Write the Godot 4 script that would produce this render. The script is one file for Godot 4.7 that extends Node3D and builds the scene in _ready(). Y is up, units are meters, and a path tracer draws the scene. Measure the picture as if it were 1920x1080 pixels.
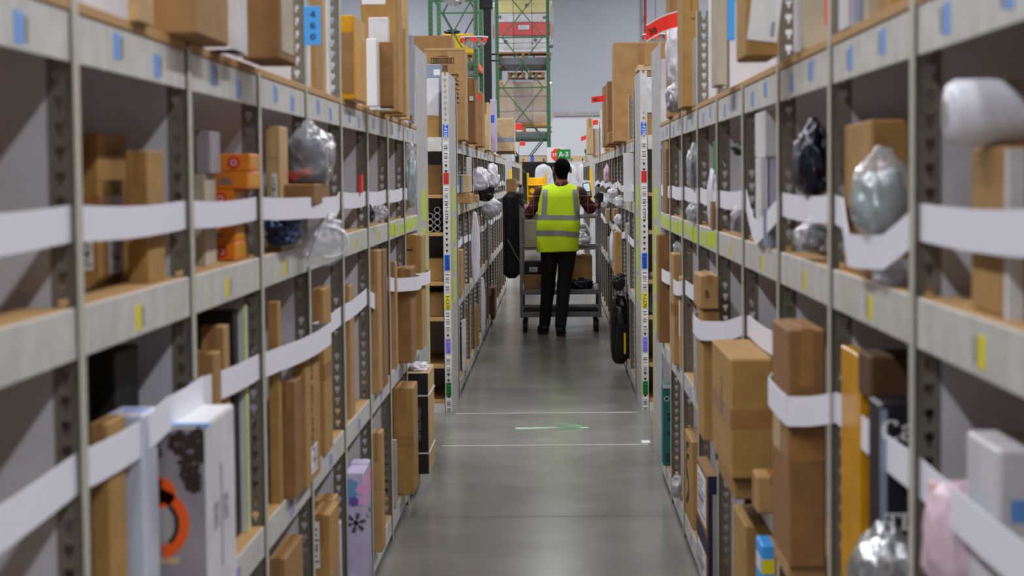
extends Node3D

var M := {}
var names := {}
var fonts := {}
const BAY := 0.9075
const BAY_R := 0.8975
const TOP := 2.28
const LEVELS := [0.115, 0.73, 1.395, 1.86]

func _ready():
	# ---- camera
	var cam := Camera3D.new()
	cam.name = "camera"
	cam.transform = Transform3D(Basis(Vector3(0.999704, -0.010018, -0.022180), Vector3(0.008724, 0.998298, -0.057667), Vector3(0.022720, 0.057457, 0.998089)), Vector3(0, 1.585, 0))
	cam.near = 0.1
	cam.far = 200.0
	cam.fov = 17.0614
	var lens := CameraAttributesPhysical.new()
	lens.frustum_focal_length = 80.0
	lens.frustum_focus_distance = 18.0
	lens.frustum_near = 0.1
	lens.frustum_far = 200.0
	lens.exposure_aperture = 6.7
	cam.attributes = lens
	add_child(cam)
	cam.current = true
	# ---- air and exposure
	var we := WorldEnvironment.new()
	we.name = "world_environment"
	var env := Environment.new()
	env.background_mode = Environment.BG_COLOR
	env.background_color = Color(0.02, 0.02, 0.022)
	env.tonemap_mode = Environment.TONE_MAPPER_LINEAR
	env.tonemap_exposure = 1.0
	env.sdfgi_enabled = true
	env.ssao_enabled = true
	env.ssil_enabled = true
	we.environment = env
	add_child(we)
	make_materials()
	lamps()
	hall()
	racks()
	bands()
	items()
	mid_items()
	signs()
	backdrop()
	cart()
	cart_goods()
	person()

# ---------------------------------------------------------------- helpers
func numbered(n: String) -> String:
	if not names.has(n):
		names[n] = 0
		return n
	names[n] += 1
	return "%s_%03d" % [n, names[n]]

func tag(o: Node3D, label: String, category: String, group := "", kind := ""):
	if label != "": o.set_meta("label", label)
	if category != "": o.set_meta("category", category)
	if group != "": o.set_meta("group", group)
	if kind != "": o.set_meta("kind", kind)
	return o

func base(called: String, at: Vector3, label := "", category := "", group := "", kind := "") -> Node3D:
	var o := Node3D.new()
	o.name = numbered(called)
	o.position = at
	add_child(o)
	tag(o, label, category, group, kind)
	return o

func part(called: String, mesh: Mesh, mat: Material, parent: Node3D, at := Vector3.ZERO) -> MeshInstance3D:
	var o := MeshInstance3D.new()
	o.name = called if parent != self else numbered(called)
	o.mesh = mesh
	if mat != null: o.material_override = mat
	o.position = at
	o.cast_shadow = GeometryInstance3D.SHADOW_CASTING_SETTING_ON
	parent.add_child(o, true)
	return o

func begin() -> SurfaceTool:
	var st := SurfaceTool.new()
	st.begin(Mesh.PRIMITIVE_TRIANGLES)
	st.set_smooth_group(-1)
	return st

func done(st: SurfaceTool) -> ArrayMesh:
	st.generate_normals()
	return st.commit()

func tri(st: SurfaceTool, a: Vector3, b: Vector3, c: Vector3, out: Vector3):
	if (b - a).cross(c - a).dot(out) > 0.0:
		st.add_vertex(a); st.add_vertex(c); st.add_vertex(b)
	else:
		st.add_vertex(a); st.add_vertex(b); st.add_vertex(c)

func quad(st: SurfaceTool, a: Vector3, b: Vector3, c: Vector3, d: Vector3, out: Vector3):
	tri(st, a, b, c, out)
	tri(st, a, c, d, out)

func cbox(st: SurfaceTool, c: Vector3, s: Vector3, bev := 0.0, t := Transform3D.IDENTITY):
	var h := s * 0.5
	var b: float = minf(bev, minf(h.x, minf(h.y, h.z)) * 0.9)
	var cc := t * c
	if b <= 0.0:
		for ax in 3:
			for sg in [-1.0, 1.0]:
				var n := Vector3.ZERO; n[ax] = sg
				var u := Vector3.ZERO; u[(ax + 1) % 3] = 1.0
				var v := Vector3.ZERO; v[(ax + 2) % 3] = 1.0
				var o := n * h; var p := u * h; var q := v * h
				quad(st, t * (c + o - p - q), t * (c + o + p - q), t * (c + o + p + q), t * (c + o - p + q), t.basis * n)
		return
	var i := h - Vector3(b, b, b)
	for ax in 3:
		var u := (ax + 1) % 3
		var v := (ax + 2) % 3
		for sg in [-1.0, 1.0]:
			var k: Array[Vector3] = []
			for e in [[-1.0, -1.0], [1.0, -1.0], [1.0, 1.0], [-1.0, 1.0]]:
				var p := Vector3.ZERO
				p[ax] = sg * h[ax]; p[u] = e[0] * i[u]; p[v] = e[1] * i[v]
				k.append(t * (c + p))
			var n := Vector3.ZERO; n[ax] = sg
			quad(st, k[0], k[1], k[2], k[3], t.basis * n)
		for e in [[-1.0, -1.0], [1.0, -1.0], [1.0, 1.0], [-1.0, 1.0]]:
			var a := Vector3.ZERO
			a[u] = e[0] * h[u]; a[v] = e[1] * i[v]
			var d := Vector3.ZERO
			d[u] = e[0] * i[u]; d[v] = e[1] * h[v]
			var z := Vector3.ZERO; z[ax] = i[ax]
			var n := Vector3.ZERO; n[u] = e[0]; n[v] = e[1]
			quad(st, t * (c + a - z), t * (c + a + z), t * (c + d + z), t * (c + d - z), t.basis * n)
	for sx in [-1.0, 1.0]:
		for sy in [-1.0, 1.0]:
			for sz in [-1.0, 1.0]:
				var sgn := Vector3(sx, sy, sz)
				tri(st, t * (c + sgn * Vector3(h.x, i.y, i.z)), t * (c + sgn * Vector3(i.x, h.y, i.z)), t * (c + sgn * Vector3(i.x, i.y, h.z)), t.basis * sgn)

func box_mesh(s: Vector3, bev := 0.0, c := Vector3.ZERO) -> ArrayMesh:
	var st := begin()
	cbox(st, c, s, bev)
	return done(st)

func span(st: SurfaceTool, lo: Vector3, hi: Vector3, bev := 0.0):
	cbox(st, (lo + hi) * 0.5, (hi - lo).abs(), bev)

func bar(st: SurfaceTool, a: Vector3, b: Vector3, w: float, h := -1.0, bev := 0.0):   # a square bar from a to b
	var d := b - a
	var y := d.normalized()
	var x := (Vector3.RIGHT if absf(y.x) < 0.9 else Vector3.UP)
	var z := x.cross(y).normalized()
	x = y.cross(z).normalized()
	cbox(st, Vector3.ZERO, Vector3(w, d.length(), w if h < 0.0 else h), bev, Transform3D(Basis(x, y, z), (a + b) * 0.5))

func tube(st: SurfaceTool, a: Vector3, b: Vector3, r0: float, r1: float, n := 12, caps := true):
	var y := (b - a).normalized()
	var x := (Vector3.RIGHT if absf(y.x) < 0.9 else Vector3.UP)
	var z := x.cross(y).normalized()
	x = y.cross(z).normalized()
	for k in n:
		var t0 := TAU * k / n
		var t1 := TAU * (k + 1) / n
		var u0 := x * cos(t0) + z * sin(t0)
		var u1 := x * cos(t1) + z * sin(t1)
		quad(st, a + u0 * r0, a + u1 * r0, b + u1 * r1, b + u0 * r1, u0 + u1)
		if caps:
			tri(st, a, a + u0 * r0, a + u1 * r0, -y)
			tri(st, b, b + u0 * r1, b + u1 * r1, y)

func path(st: SurfaceTool, pts: Array, r: float, n := 8):
	for k in pts.size() - 1:
		tube(st, pts[k], pts[k + 1], r, r, n, true)

func lathe(st: SurfaceTool, prof: Array, n := 24, at := Vector3.ZERO):   # prof: [radius, y]
	for k in prof.size() - 1:
		var p = prof[k]; var q = prof[k + 1]
		for j in n:
			var u0 := Vector3(cos(TAU * j / n), 0, sin(TAU * j / n))
			var u1 := Vector3(cos(TAU * (j + 1) / n), 0, sin(TAU * (j + 1) / n))
			var nrm: Vector3 = (u0 + u1) * (q[1] - p[1]) + Vector3.UP * 2.0 * (p[0] - q[0])
			quad(st, at + u0 * p[0] + Vector3.UP * p[1], at + u1 * p[0] + Vector3.UP * p[1], at + u1 * q[0] + Vector3.UP * q[1], at + u0 * q[0] + Vector3.UP * q[1], nrm)

func blob(r: Vector3, seed_n: int, amp := 0.18, freq := 2.2, nu := 44, nv := 30, square := 0.7, smooth := true, gather := 0.0) -> ArrayMesh:   # a crumpled bag, base at y 0
	var f := FastNoiseLite.new()
	f.seed = seed_n
	f.noise_type = FastNoiseLite.TYPE_SIMPLEX
	f.fractal_type = FastNoiseLite.FRACTAL_RIDGED
	f.fractal_octaves = 4
	f.frequency = freq * 0.6
	var lump := FastNoiseLite.new()
	lump.seed = seed_n + 7
	lump.frequency = 0.75
	var g: Array = []
	for j in nv + 1:
		var row: Array[Vector3] = []
		var ph := PI * j / nv - PI / 2
		for i in nu:
			var th := TAU * i / nu
			var u := Vector3(cos(th) * maxf(cos(ph), 0.0), sin(ph), sin(th) * maxf(cos(ph), 0.0))
			var d := Vector3(signf(cos(th)) * pow(absf(cos(th)), square) * pow(maxf(cos(ph), 0.0), square), signf(sin(ph)) * pow(absf(sin(ph)), square), signf(sin(th)) * pow(absf(sin(th)), square) * pow(maxf(cos(ph), 0.0), square))
			var k := 1.0 + amp * (0.25 + 0.75 * cos(ph)) * (f.get_noise_3dv(u) - 0.25) + amp * 2.4 * lump.get_noise_3dv(u * 1.6)
			var neck := 1.0 - gather * smoothstep(0.1, 0.95, sin(ph))
			row.append(Vector3(d.x * r.x * neck, (d.y + 1.0) * r.y, d.z * r.z * neck) * Vector3(k, 1.0 + (k - 1.0) * (0.3 if d.y > -0.2 else 0.0), k))
		g.append(row)
	var st := begin()
	if smooth: st.set_smooth_group(1)
	for j in nv:
		for i in nu:
			var a: Vector3 = g[j][i]; var b: Vector3 = g[j][(i + 1) % nu]
			var c: Vector3 = g[j + 1][(i + 1) % nu]; var d: Vector3 = g[j + 1][i]
			# the skin runs round the axis, so its outside is on a fixed side
			st.add_vertex(a); st.add_vertex(c); st.add_vertex(b)
			st.add_vertex(a); st.add_vertex(d); st.add_vertex(c)
	return done(st)

func rings(secs: Array, n := 24, smooth := true) -> ArrayMesh:   # closed skin through sections [centre, rx, rz, fold, waves]
	var st := begin()
	if smooth: st.set_smooth_group(1)
	var g: Array = []
	for s in secs:
		var row: Array[Vector3] = []
		for i in n:
			var t := TAU * i / n
			var k: float = 1.0 + s[3] * cos(t * s[4] + s[0].y * 9.0)
			row.append(s[0] + Vector3(cos(t) * s[1] * k, 0, sin(t) * s[2] * k))
		g.append(row)
	for j in g.size() - 1:
		var m: Vector3 = (secs[j][0] + secs[j + 1][0]) * 0.5
		for i in n:
			var a: Vector3 = g[j][i]; var b: Vector3 = g[j][(i + 1) % n]
			var c: Vector3 = g[j + 1][(i + 1) % n]; var d: Vector3 = g[j + 1][i]
			quad(st, a, b, c, d, (a + b + c + d) * 0.25 - m)
	for e in [0, g.size() - 1]:
		for i in n:
			tri(st, secs[e][0], g[e][i], g[e][(i + 1) % n], Vector3.DOWN if e == 0 and secs[0][0].y < secs[-1][0].y else (Vector3.UP if e == 0 or secs[0][0].y < secs[-1][0].y else Vector3.DOWN))
	return done(st)

func words(txt: String, height: float, font := "Droid Sans", bold := false, depth := 0.0006) -> TextMesh:
	var t := TextMesh.new()
	var key := font + str(bold)
	if not fonts.has(key):
		var f := SystemFont.new()
		f.font_names = PackedStringArray([font])
		if bold: f.font_weight = 700
		fonts[key] = f
	t.font = fonts[key]
	t.font_size = 48
	t.pixel_size = height / 36.0
	t.depth = depth
	t.text = txt
	t.curve_step = 1.0
	return t

# ---------------------------------------------------------------- materials
func noise_tex(freq: float, lo: float, hi: float, seed_n := 1, size := 512, oct := 4, normal := false, strength := 4.0) -> NoiseTexture2D:
	var f := FastNoiseLite.new()
	f.seed = seed_n
	f.frequency = freq
	f.fractal_octaves = oct
	var t := NoiseTexture2D.new()
	t.width = size
	t.height = size
	t.seamless = true
	t.noise = f
	t.generate_mipmaps = false
	if normal:
		t.as_normal_map = true
		t.bump_strength = strength
	else:
		var g := Gradient.new()
		g.set_color(0, Color(lo, lo, lo))
		g.set_color(1, Color(hi, hi, hi))
		t.color_ramp = g
	return t

func mat(n: String, c: Color, rough := 0.6, tex: Texture2D = null, scale := 1.0, metal := 0.0, nrm: Texture2D = null, depth := 0.4) -> StandardMaterial3D:
	var m := StandardMaterial3D.new()
	m.albedo_color = c
	m.roughness = rough
	m.metallic = metal
	m.cull_mode = BaseMaterial3D.CULL_DISABLED
	if tex != null or nrm != null:
		m.uv1_triplanar = true
		m.uv1_world_triplanar = true
		m.uv1_scale = Vector3.ONE * scale
	if tex != null: m.albedo_texture = tex
	if nrm != null:
		m.normal_enabled = true
		m.normal_texture = nrm
		m.normal_scale = depth
	M[n] = m
	return m

func grey(v: float) -> Color: return Color(v, v, v)

func make_materials():
	var fine := noise_tex(0.05, 0.86, 1.0, 3)
	var soft := noise_tex(0.012, 0.88, 1.0, 5)
	var speck := noise_tex(0.12, 0.62, 1.0, 9, 512, 3)
	var creases := noise_tex(0.03, 0, 1, 11, 512, 4, true, 9.0)
	var paper := noise_tex(0.06, 0, 1, 12, 512, 3, true, 2.0)
	var i := 0
	for c in [Color(0.70, 0.545, 0.345), Color(0.63, 0.475, 0.285), Color(0.78, 0.645, 0.455), Color(0.56, 0.40, 0.225), Color(0.68, 0.525, 0.285), Color(0.81, 0.71, 0.55)]:
		mat("kraft%d" % i, c, 0.78, soft, 1.3 + i * 0.17, 0.0, paper, 0.15)
		i += 1
	mat("kraft_dark", Color(0.34, 0.22, 0.12), 0.8, soft, 1.5)
	mat("tape", Color(0.66, 0.48, 0.28), 0.25, soft, 2.0)
	mat("clear_tape", Color(0.80, 0.66, 0.46), 0.18)
	mat("seam", Color(0.30, 0.20, 0.11), 0.9)
	mat("steel", Color(0.82, 0.82, 0.80), 0.42, soft, 1.7)
	mat("steel_pale", Color(0.84, 0.835, 0.81), 0.42, soft, 1.1)
	mat("strip", Color(0.77, 0.765, 0.71), 0.45, fine, 2.0)
	mat("galvanised", Color(0.47, 0.455, 0.41), 0.5, fine, 2.0)
	mat("panel", Color(0.83, 0.83, 0.865), 0.5, soft, 0.6)
	mat("plate", Color(0.75, 0.755, 0.765), 0.38, soft, 0.9)
	mat("chipboard", Color(0.87, 0.685, 0.43), 0.7, speck, 3.0)
	mat("band", Color(0.88, 0.88, 0.92), 0.75)
	mat("white", Color(0.86, 0.86, 0.88), 0.55, soft, 1.0)
	mat("white_gloss", Color(0.88, 0.89, 0.92), 0.25, null)
	mat("paper", Color(0.88, 0.88, 0.89), 0.7, null)
	mat("ink", Color(0.05, 0.05, 0.055), 0.6, null)
	mat("print_brown", Color(0.23, 0.14, 0.07), 0.8, null)
	mat("print_grey", Color(0.45, 0.45, 0.48), 0.7, null)
	mat("grey_card", Color(0.66, 0.655, 0.64), 0.7, soft, 1.0)
	mat("beige_card", Color(0.72, 0.68, 0.60), 0.7, soft, 1.0)
	mat("slate_card", Color(0.56, 0.60, 0.68), 0.6, soft, 1.0)
	mat("black_card", Color(0.045, 0.04, 0.042), 0.55, soft, 1.0)
	mat("navy", Color(0.05, 0.07, 0.24), 0.5, null)
	mat("blue_black", Color(0.025, 0.035, 0.07), 0.5, null)
	mat("teal", Color(0.03, 0.42, 0.40), 0.55, soft, 1.0)
	mat("sky_blue", Color(0.25, 0.62, 0.93), 0.5, null)
	mat("label_blue", Color(0.40, 0.61, 0.90), 0.5, null)
	mat("deep_blue", Color(0.04, 0.36, 0.85), 0.5, null)
	mat("label_yellow", Color(0.88, 0.83, 0.06), 0.5, null)
	mat("label_violet", Color(0.58, 0.55, 0.86), 0.5, null)
	mat("purple", Color(0.30, 0.20, 0.80), 0.5, null)
	mat("green", Color(0.02, 0.52, 0.20), 0.5, null)
	mat("red", Color(0.80, 0.09, 0.07), 0.5, null)
	mat("sign_red", Color(0.93, 0.17, 0.09), 0.5, null)
	mat("pink_label", Color(0.90, 0.74, 0.74), 0.6, null)
	mat("orange", Color(0.91, 0.52, 0.05), 0.5, soft, 1.0)
	mat("hot_orange", Color(0.94, 0.36, 0.05), 0.4, null)
	mat("crimson", Color(0.62, 0.10, 0.06), 0.5, null)
	mat("yellow_bag", Color(0.88, 0.63, 0.03), 0.3, soft, 1.0, 0.0, creases, 0.12)
	mat("cream", Color(0.83, 0.78, 0.52), 0.6)
	mat("yellow", Color(0.93, 0.74, 0.03), 0.4, null)
	mat("hazard_yellow", Color(0.95, 0.83, 0.03), 0.5, fine, 2.0)
	mat("lime_patch", Color(0.78, 0.90, 0.20), 0.45, soft, 3.0)
	mat("lilac", Color(0.76, 0.72, 0.85), 0.5, soft, 1.0)
	mat("lilac_pink", Color(0.86, 0.62, 0.80), 0.5, null)
	mat("arrow", Color(0.80, 0.95, 0.80), 0.5, null)  # bright albedo standing in for light projected on the floor
	mat("sea", Color(0.36, 0.58, 0.74), 0.5, null)
	mat("violet", Color(0.36, 0.30, 0.62), 0.5, null)
	mat("cone_brown", Color(0.20, 0.13, 0.075), 0.6, speck, 3.0)
	mat("plum_grey", Color(0.60, 0.57, 0.60), 0.5, soft, 1.0)
	mat("black", Color(0.02, 0.02, 0.022), 0.5, null)
	mat("dark_cloth", Color(0.03, 0.03, 0.035), 0.85, fine, 3.0)
	mat("black_bag", Color(0.025, 0.026, 0.03), 0.28, null, 5.0, 0.0, creases, 0.3)
	mat("navy_bag", Color(0.05, 0.07, 0.15), 0.3, null, 5.0, 0.0, creases, 0.3)
	mat("blue_bag", Color(0.12, 0.19, 0.36), 0.35, null, 5.0, 0.0, creases, 0.3)
	mat("silver_bag", Color(0.72, 0.73, 0.74), 0.2, null, 5.0, 0.75, creases, 0.3)
	mat("sage_bag", Color(0.62, 0.68, 0.68), 0.2, null, 5.0, 0.35, creases, 0.3)
	mat("white_bag", Color(0.86, 0.86, 0.90), 0.3, null, 5.0, 0.0, creases, 0.3)
	mat("grey_bag", Color(0.58, 0.58, 0.62), 0.3, null, 5.0, 0.0, creases, 0.3)
	mat("pink_bag", Color(0.84, 0.74, 0.79), 0.3, null, 5.0, 0.0, creases, 0.3)
	for q in [["clear_bag", Color(0.88, 0.90, 0.94, 0.24)], ["clear_film", Color(0.85, 0.87, 0.92, 0.05)], ["wrap", Color(0.84, 0.84, 0.88, 0.26)]]:
		var cb := mat(q[0], q[1], 0.14, null, 5.0, 0.0, creases, 0.3)
		cb.transparency = BaseMaterial3D.TRANSPARENCY_ALPHA
		cb.metallic_specular = 0.8
	mat("rack_green", Color(0.20, 0.42, 0.25), 0.5, fine, 1.0)
	mat("rack_dark", Color(0.09, 0.13, 0.10), 0.6, null)
	mat("rack_grey", Color(0.42, 0.43, 0.45), 0.5, fine, 1.0)
	mat("wood", Color(0.66, 0.47, 0.29), 0.75, fine, 2.0)
	mat("pale_wood", Color(0.82, 0.72, 0.57), 0.7, fine, 2.0)
	mat("black_metal", Color(0.015, 0.015, 0.016), 0.6, null)
	mat("cart_metal", Color(0.52, 0.52, 0.53), 0.4, fine, 2.0, 0.25)
	mat("rubber", Color(0.03, 0.03, 0.03), 0.7, null)
	mat("mirror", Color(0.72, 0.74, 0.75), 0.06, null, 1.0, 0.85)
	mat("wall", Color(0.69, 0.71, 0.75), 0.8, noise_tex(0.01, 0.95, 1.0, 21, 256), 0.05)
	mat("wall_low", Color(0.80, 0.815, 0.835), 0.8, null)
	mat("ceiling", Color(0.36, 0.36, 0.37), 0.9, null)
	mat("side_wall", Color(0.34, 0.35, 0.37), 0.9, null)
	mat("ice", Color(0.78, 0.80, 0.87), 0.5, soft, 1.0)
	mat("dark_screen", Color(0.05, 0.055, 0.065), 0.7, null)
	mat("skin", Color(0.55, 0.335, 0.225), 0.5, null)
	mat("hair", Color(0.022, 0.018, 0.016), 0.85, fine, 9.0)
	mat("vest", Color(0.80, 0.94, 0.03), 0.8, fine, 4.0)
	mat("reflective", Color(0.55, 0.55, 0.57), 0.45, fine, 6.0)
	mat("trousers", Color(0.012, 0.012, 0.015), 0.9, fine, 4.0)
	mat("shoe", Color(0.035, 0.03, 0.028), 0.6, null)
	mat("sole", Color(0.16, 0.14, 0.12), 0.7, null)
	mat("glove", Color(0.03, 0.035, 0.05), 0.75, fine, 6.0)
	M["hair"].metallic_specular = 0.15
	var im := Image.create(96, 96, false, Image.FORMAT_RGB8)
	im.fill(Color(0.27, 0.045, 0.07))
	im.fill_rect(Rect2i(0, 0, 96, 24), Color(0.17, 0.03, 0.05))
	im.fill_rect(Rect2i(0, 0, 24, 96), Color(0.17, 0.03, 0.05))
	im.fill_rect(Rect2i(0, 58, 96, 5), Color(0.72, 0.55, 0.56))
	im.fill_rect(Rect2i(58, 0, 5, 96), Color(0.72, 0.55, 0.56))
	mat("plaid", Color.WHITE, 0.85, ImageTexture.create_from_image(im), 11.0)
	var fl := mat("concrete", Color(0.52, 0.52, 0.495), 1.0, noise_tex(0.006, 0.86, 1.0, 31, 1024, 5), 0.22)
	fl.roughness_texture = noise_tex(0.008, 0.21, 0.27, 37, 1024, 5)
	fl.roughness_texture_channel = BaseMaterial3D.TEXTURE_CHANNEL_RED
	fl.detail_enabled = false
	fl.metallic_specular = 0.55
	var lamp := mat("lamp", Color(0.9, 0.9, 0.9), 0.5)
	lamp.emission_enabled = true
	lamp.emission = Color(0.97, 0.98, 1.0)
	lamp.emission_energy_multiplier = 2.5
	var scr := mat("screen", Color(0.5, 0.55, 0.58), 0.3)
	scr.emission_enabled = true
	scr.emission = Color(0.75, 0.9, 0.95)
	scr.emission_energy_multiplier = 0.6

# ---------------------------------------------------------------- light
func lamps():
	var n := 0
	for row in [[-9.6, "outer left", 1.0], [-4.0, "inner left", 1.0], [-0.08, "middle", 0.22], [3.9, "inner right", 1.0], [9.5, "outer right", 1.0]]:
		for k in (10 if row[1] == "middle" else 12):
			if row[1].begins_with("outer") and k < 7: continue
			var z: float = 21.2 - 6.4 * k
			var o := base("high_bay_lamp", Vector3(row[0], 7.8, z), "%s linear white lamp from the front in the %s row under the ceiling" % [["first", "second", "third", "fourth", "fifth", "sixth", "seventh", "eighth", "ninth", "tenth", "eleventh", "twelfth"][k], row[1]], "lamp", "ceiling lamps of the %s row" % row[1])
			part("housing", lamp_house(), M.white, o)
			part("diffuser", lamp_glow(), M.lamp, o)
			part("hanger", lamp_wire(), M.galvanised, o)
			var l := AreaLight3D.new()
			l.name = "light"
			l.area_size = Vector2(0.4, 3.2)
			l.area_normalize_energy = true
			l.light_energy = 28.5 * row[2]
			l.light_color = Color(0.985, 0.985, 1.0)
			l.area_range = 80.0
			l.shadow_enabled = true
			l.rotation_degrees = Vector3(-90, 0, 0)
			l.position = Vector3(0, -0.09, 0)
			o.add_child(l)
			n += 1

var lampm := []
func lamp_house() -> Mesh:
	if lampm.is_empty():
		var st := begin(); cbox(st, Vector3(0, 0, 0), Vector3(0.6, 0.08, 3.3), 0.015); lampm.append(done(st))
		var g := begin(); cbox(g, Vector3(0, -0.055, 0), Vector3(0.5, 0.03, 3.2), 0.005); lampm.append(done(g))
		var w := begin()
		for s in [-1.3, 1.3]: tube(w, Vector3(0, 0.04, s), Vector3(0, 2.2, s), 0.006, 0.006, 6)
		lampm.append(done(w))
	return lampm[0]
func lamp_glow() -> Mesh: return lampm[1]
func lamp_wire() -> Mesh: return lampm[2]

# ---------------------------------------------------------------- the hall
func slab(called: String, lo: Vector3, hi: Vector3, m: Material):
	var o := base(called, (lo + hi) * 0.5, "", "", "", "structure")
	part("surface", box_mesh((hi - lo).abs()), m, o)
	return o

func hall():
	var fl := base("floor", Vector3.ZERO, "", "", "", "structure")
	part("subfloor", box_mesh(Vector3(30, 0.2, 81), 0.0, Vector3(0, -0.124, -15.5)), M.print_grey, fl)
	var zs := [25.0, 19.0, 13.5, 8.0, 2.0, -3.6, -8.9, -14.3, -19.7, -25.1, -30.5, -35.9, -41.3, -46.7, -56.0]
	var xs := [-15.0, -6.5, 6.2, 15.0]
	for a in zs.size() - 1:
		for b in xs.size() - 1:
			var s := begin()
			span(s, Vector3(xs[b] + 0.003, -0.03, zs[a + 1] + 0.003), Vector3(xs[b + 1] - 0.003, 0.0, zs[a] - 0.003), 0.003)
			part("slab", done(s), M.concrete, fl)
	slab("wall_far", Vector3(-15, 3.35, -54.3), Vector3(15, 10, -54), M.wall)
	slab("wall_far_base", Vector3(-15, 0, -54.3), Vector3(15, 3.35, -53.98), M.wall_low)
	slab("trim_1", Vector3(-15, 3.29, -53.98), Vector3(15, 3.39, -53.92), M.grey_card)
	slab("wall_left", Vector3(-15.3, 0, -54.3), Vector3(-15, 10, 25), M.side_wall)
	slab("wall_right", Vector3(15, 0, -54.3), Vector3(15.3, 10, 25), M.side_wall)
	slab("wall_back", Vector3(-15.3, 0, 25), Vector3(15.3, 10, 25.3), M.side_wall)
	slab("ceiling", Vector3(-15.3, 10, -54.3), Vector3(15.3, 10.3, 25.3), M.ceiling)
	for q in [[12.86, "pale tape line on the floor in front of the racks beyond the cross aisle"], [11.3, "pale tape line on the floor beside the ends of the front racks"]]:
		var o := base("floor_tape", Vector3(-0.07, 0.0, -q[0]), q[1], "tape")
		part("strip", box_mesh(Vector3(1.22, 0.0016, 0.022), 0.0, Vector3(0, 0.0008, 0)), M.steel, o)
	var t := base("floor_mark", Vector3(0.53, 0, -11.42), "small white square tape mark on the floor by the right rack end", "tape")
	part("square", box_mesh(Vector3(0.05, 0.0016, 0.1), 0.0, Vector3(0, 0.0008, 0)), M.paper, t)
	var a := base("light_arrow", Vector3(-0.04, 0, -12.08), "pale green arrow of projected light, coloured onto the floor at the cross aisle", "projected light")
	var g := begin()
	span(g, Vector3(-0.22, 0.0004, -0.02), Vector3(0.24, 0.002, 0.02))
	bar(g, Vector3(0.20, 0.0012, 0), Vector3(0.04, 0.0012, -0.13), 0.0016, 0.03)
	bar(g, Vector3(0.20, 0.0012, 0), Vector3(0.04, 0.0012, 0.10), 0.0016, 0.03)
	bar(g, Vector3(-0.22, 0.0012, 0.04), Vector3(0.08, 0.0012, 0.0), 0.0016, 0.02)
	part("painted_light_arrow", done(g), M.arrow, a)  # projected light arrow, imitated by pale colour on a thin mesh

# ---------------------------------------------------------------- shelving
var rack_meshes := {}
func upright_mesh(s: float, top: float) -> Array:   # s: the way into the rack; [front strip, flange with keyhole slots]
	var key := "u%.1f_%.2f" % [s, top]
	if rack_meshes.has(key): return rack_meshes[key]
	var a := begin()
	span(a, Vector3(s * -0.0082, 0, -0.018), Vector3(s * -0.0058, top, 0.018), 0.0006)
	for ty in [0.3, 0.95, 1.3, 1.66, 1.8]: span(a, Vector3(s * -0.006, ty - 0.012, -0.0014), Vector3(s * -0.002, ty + 0.012, 0.0014))
	var f := begin()
	span(f, Vector3(s * -0.003, 0, -0.0015), Vector3(s * 0.013, top, 0.0015))
	span(f, Vector3(s * 0.029, 0, -0.0015), Vector3(s * 0.038, top, 0.0015))
	var n := int(top / 0.0381)
	for k in n:
		var y := k * 0.0381
		span(f, Vector3(s * 0.013, y, -0.0015), Vector3(s * 0.029, y + 0.015, 0.0015))
		for q in [[0.013, 0.018], [0.024, 0.029]]:
			span(f, Vector3(s * q[0], y + 0.015, -0.0015), Vector3(s * q[1], y + 0.025, 0.0015))
	rack_meshes[key] = [done(a), done(f)]
	return rack_meshes[key]

func shared(key: String, lo: Vector3, hi: Vector3, bev := 0.0) -> Mesh:
	if not rack_meshes.has(key):
		var st := begin()
		span(st, lo, hi, bev)
		rack_meshes[key] = done(st)
	return rack_meshes[key]

func sticker_mesh(s: float, w: float, h: float) -> Mesh:   # coloured sticker beside a small printed code
	var key := "st%.1f_%.3f_%.3f" % [s, w, h]
	if not rack_meshes.has(key):
		var st := begin()
		span(st, Vector3(-s * 0.0012, 0, -w * 0.5), Vector3(0, h, w * 0.5))
		rack_meshes[key] = done(st)
		var b := begin()
		for k in 5: span(b, Vector3(-s * 0.0016, h * (0.12 + 0.17 * k), -w * 0.5 - 0.026), Vector3(0, h * (0.2 + 0.17 * k), -w * 0.5 - 0.008))
		rack_meshes[key + "b"] = done(b)
	return rack_meshes[key]

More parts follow.
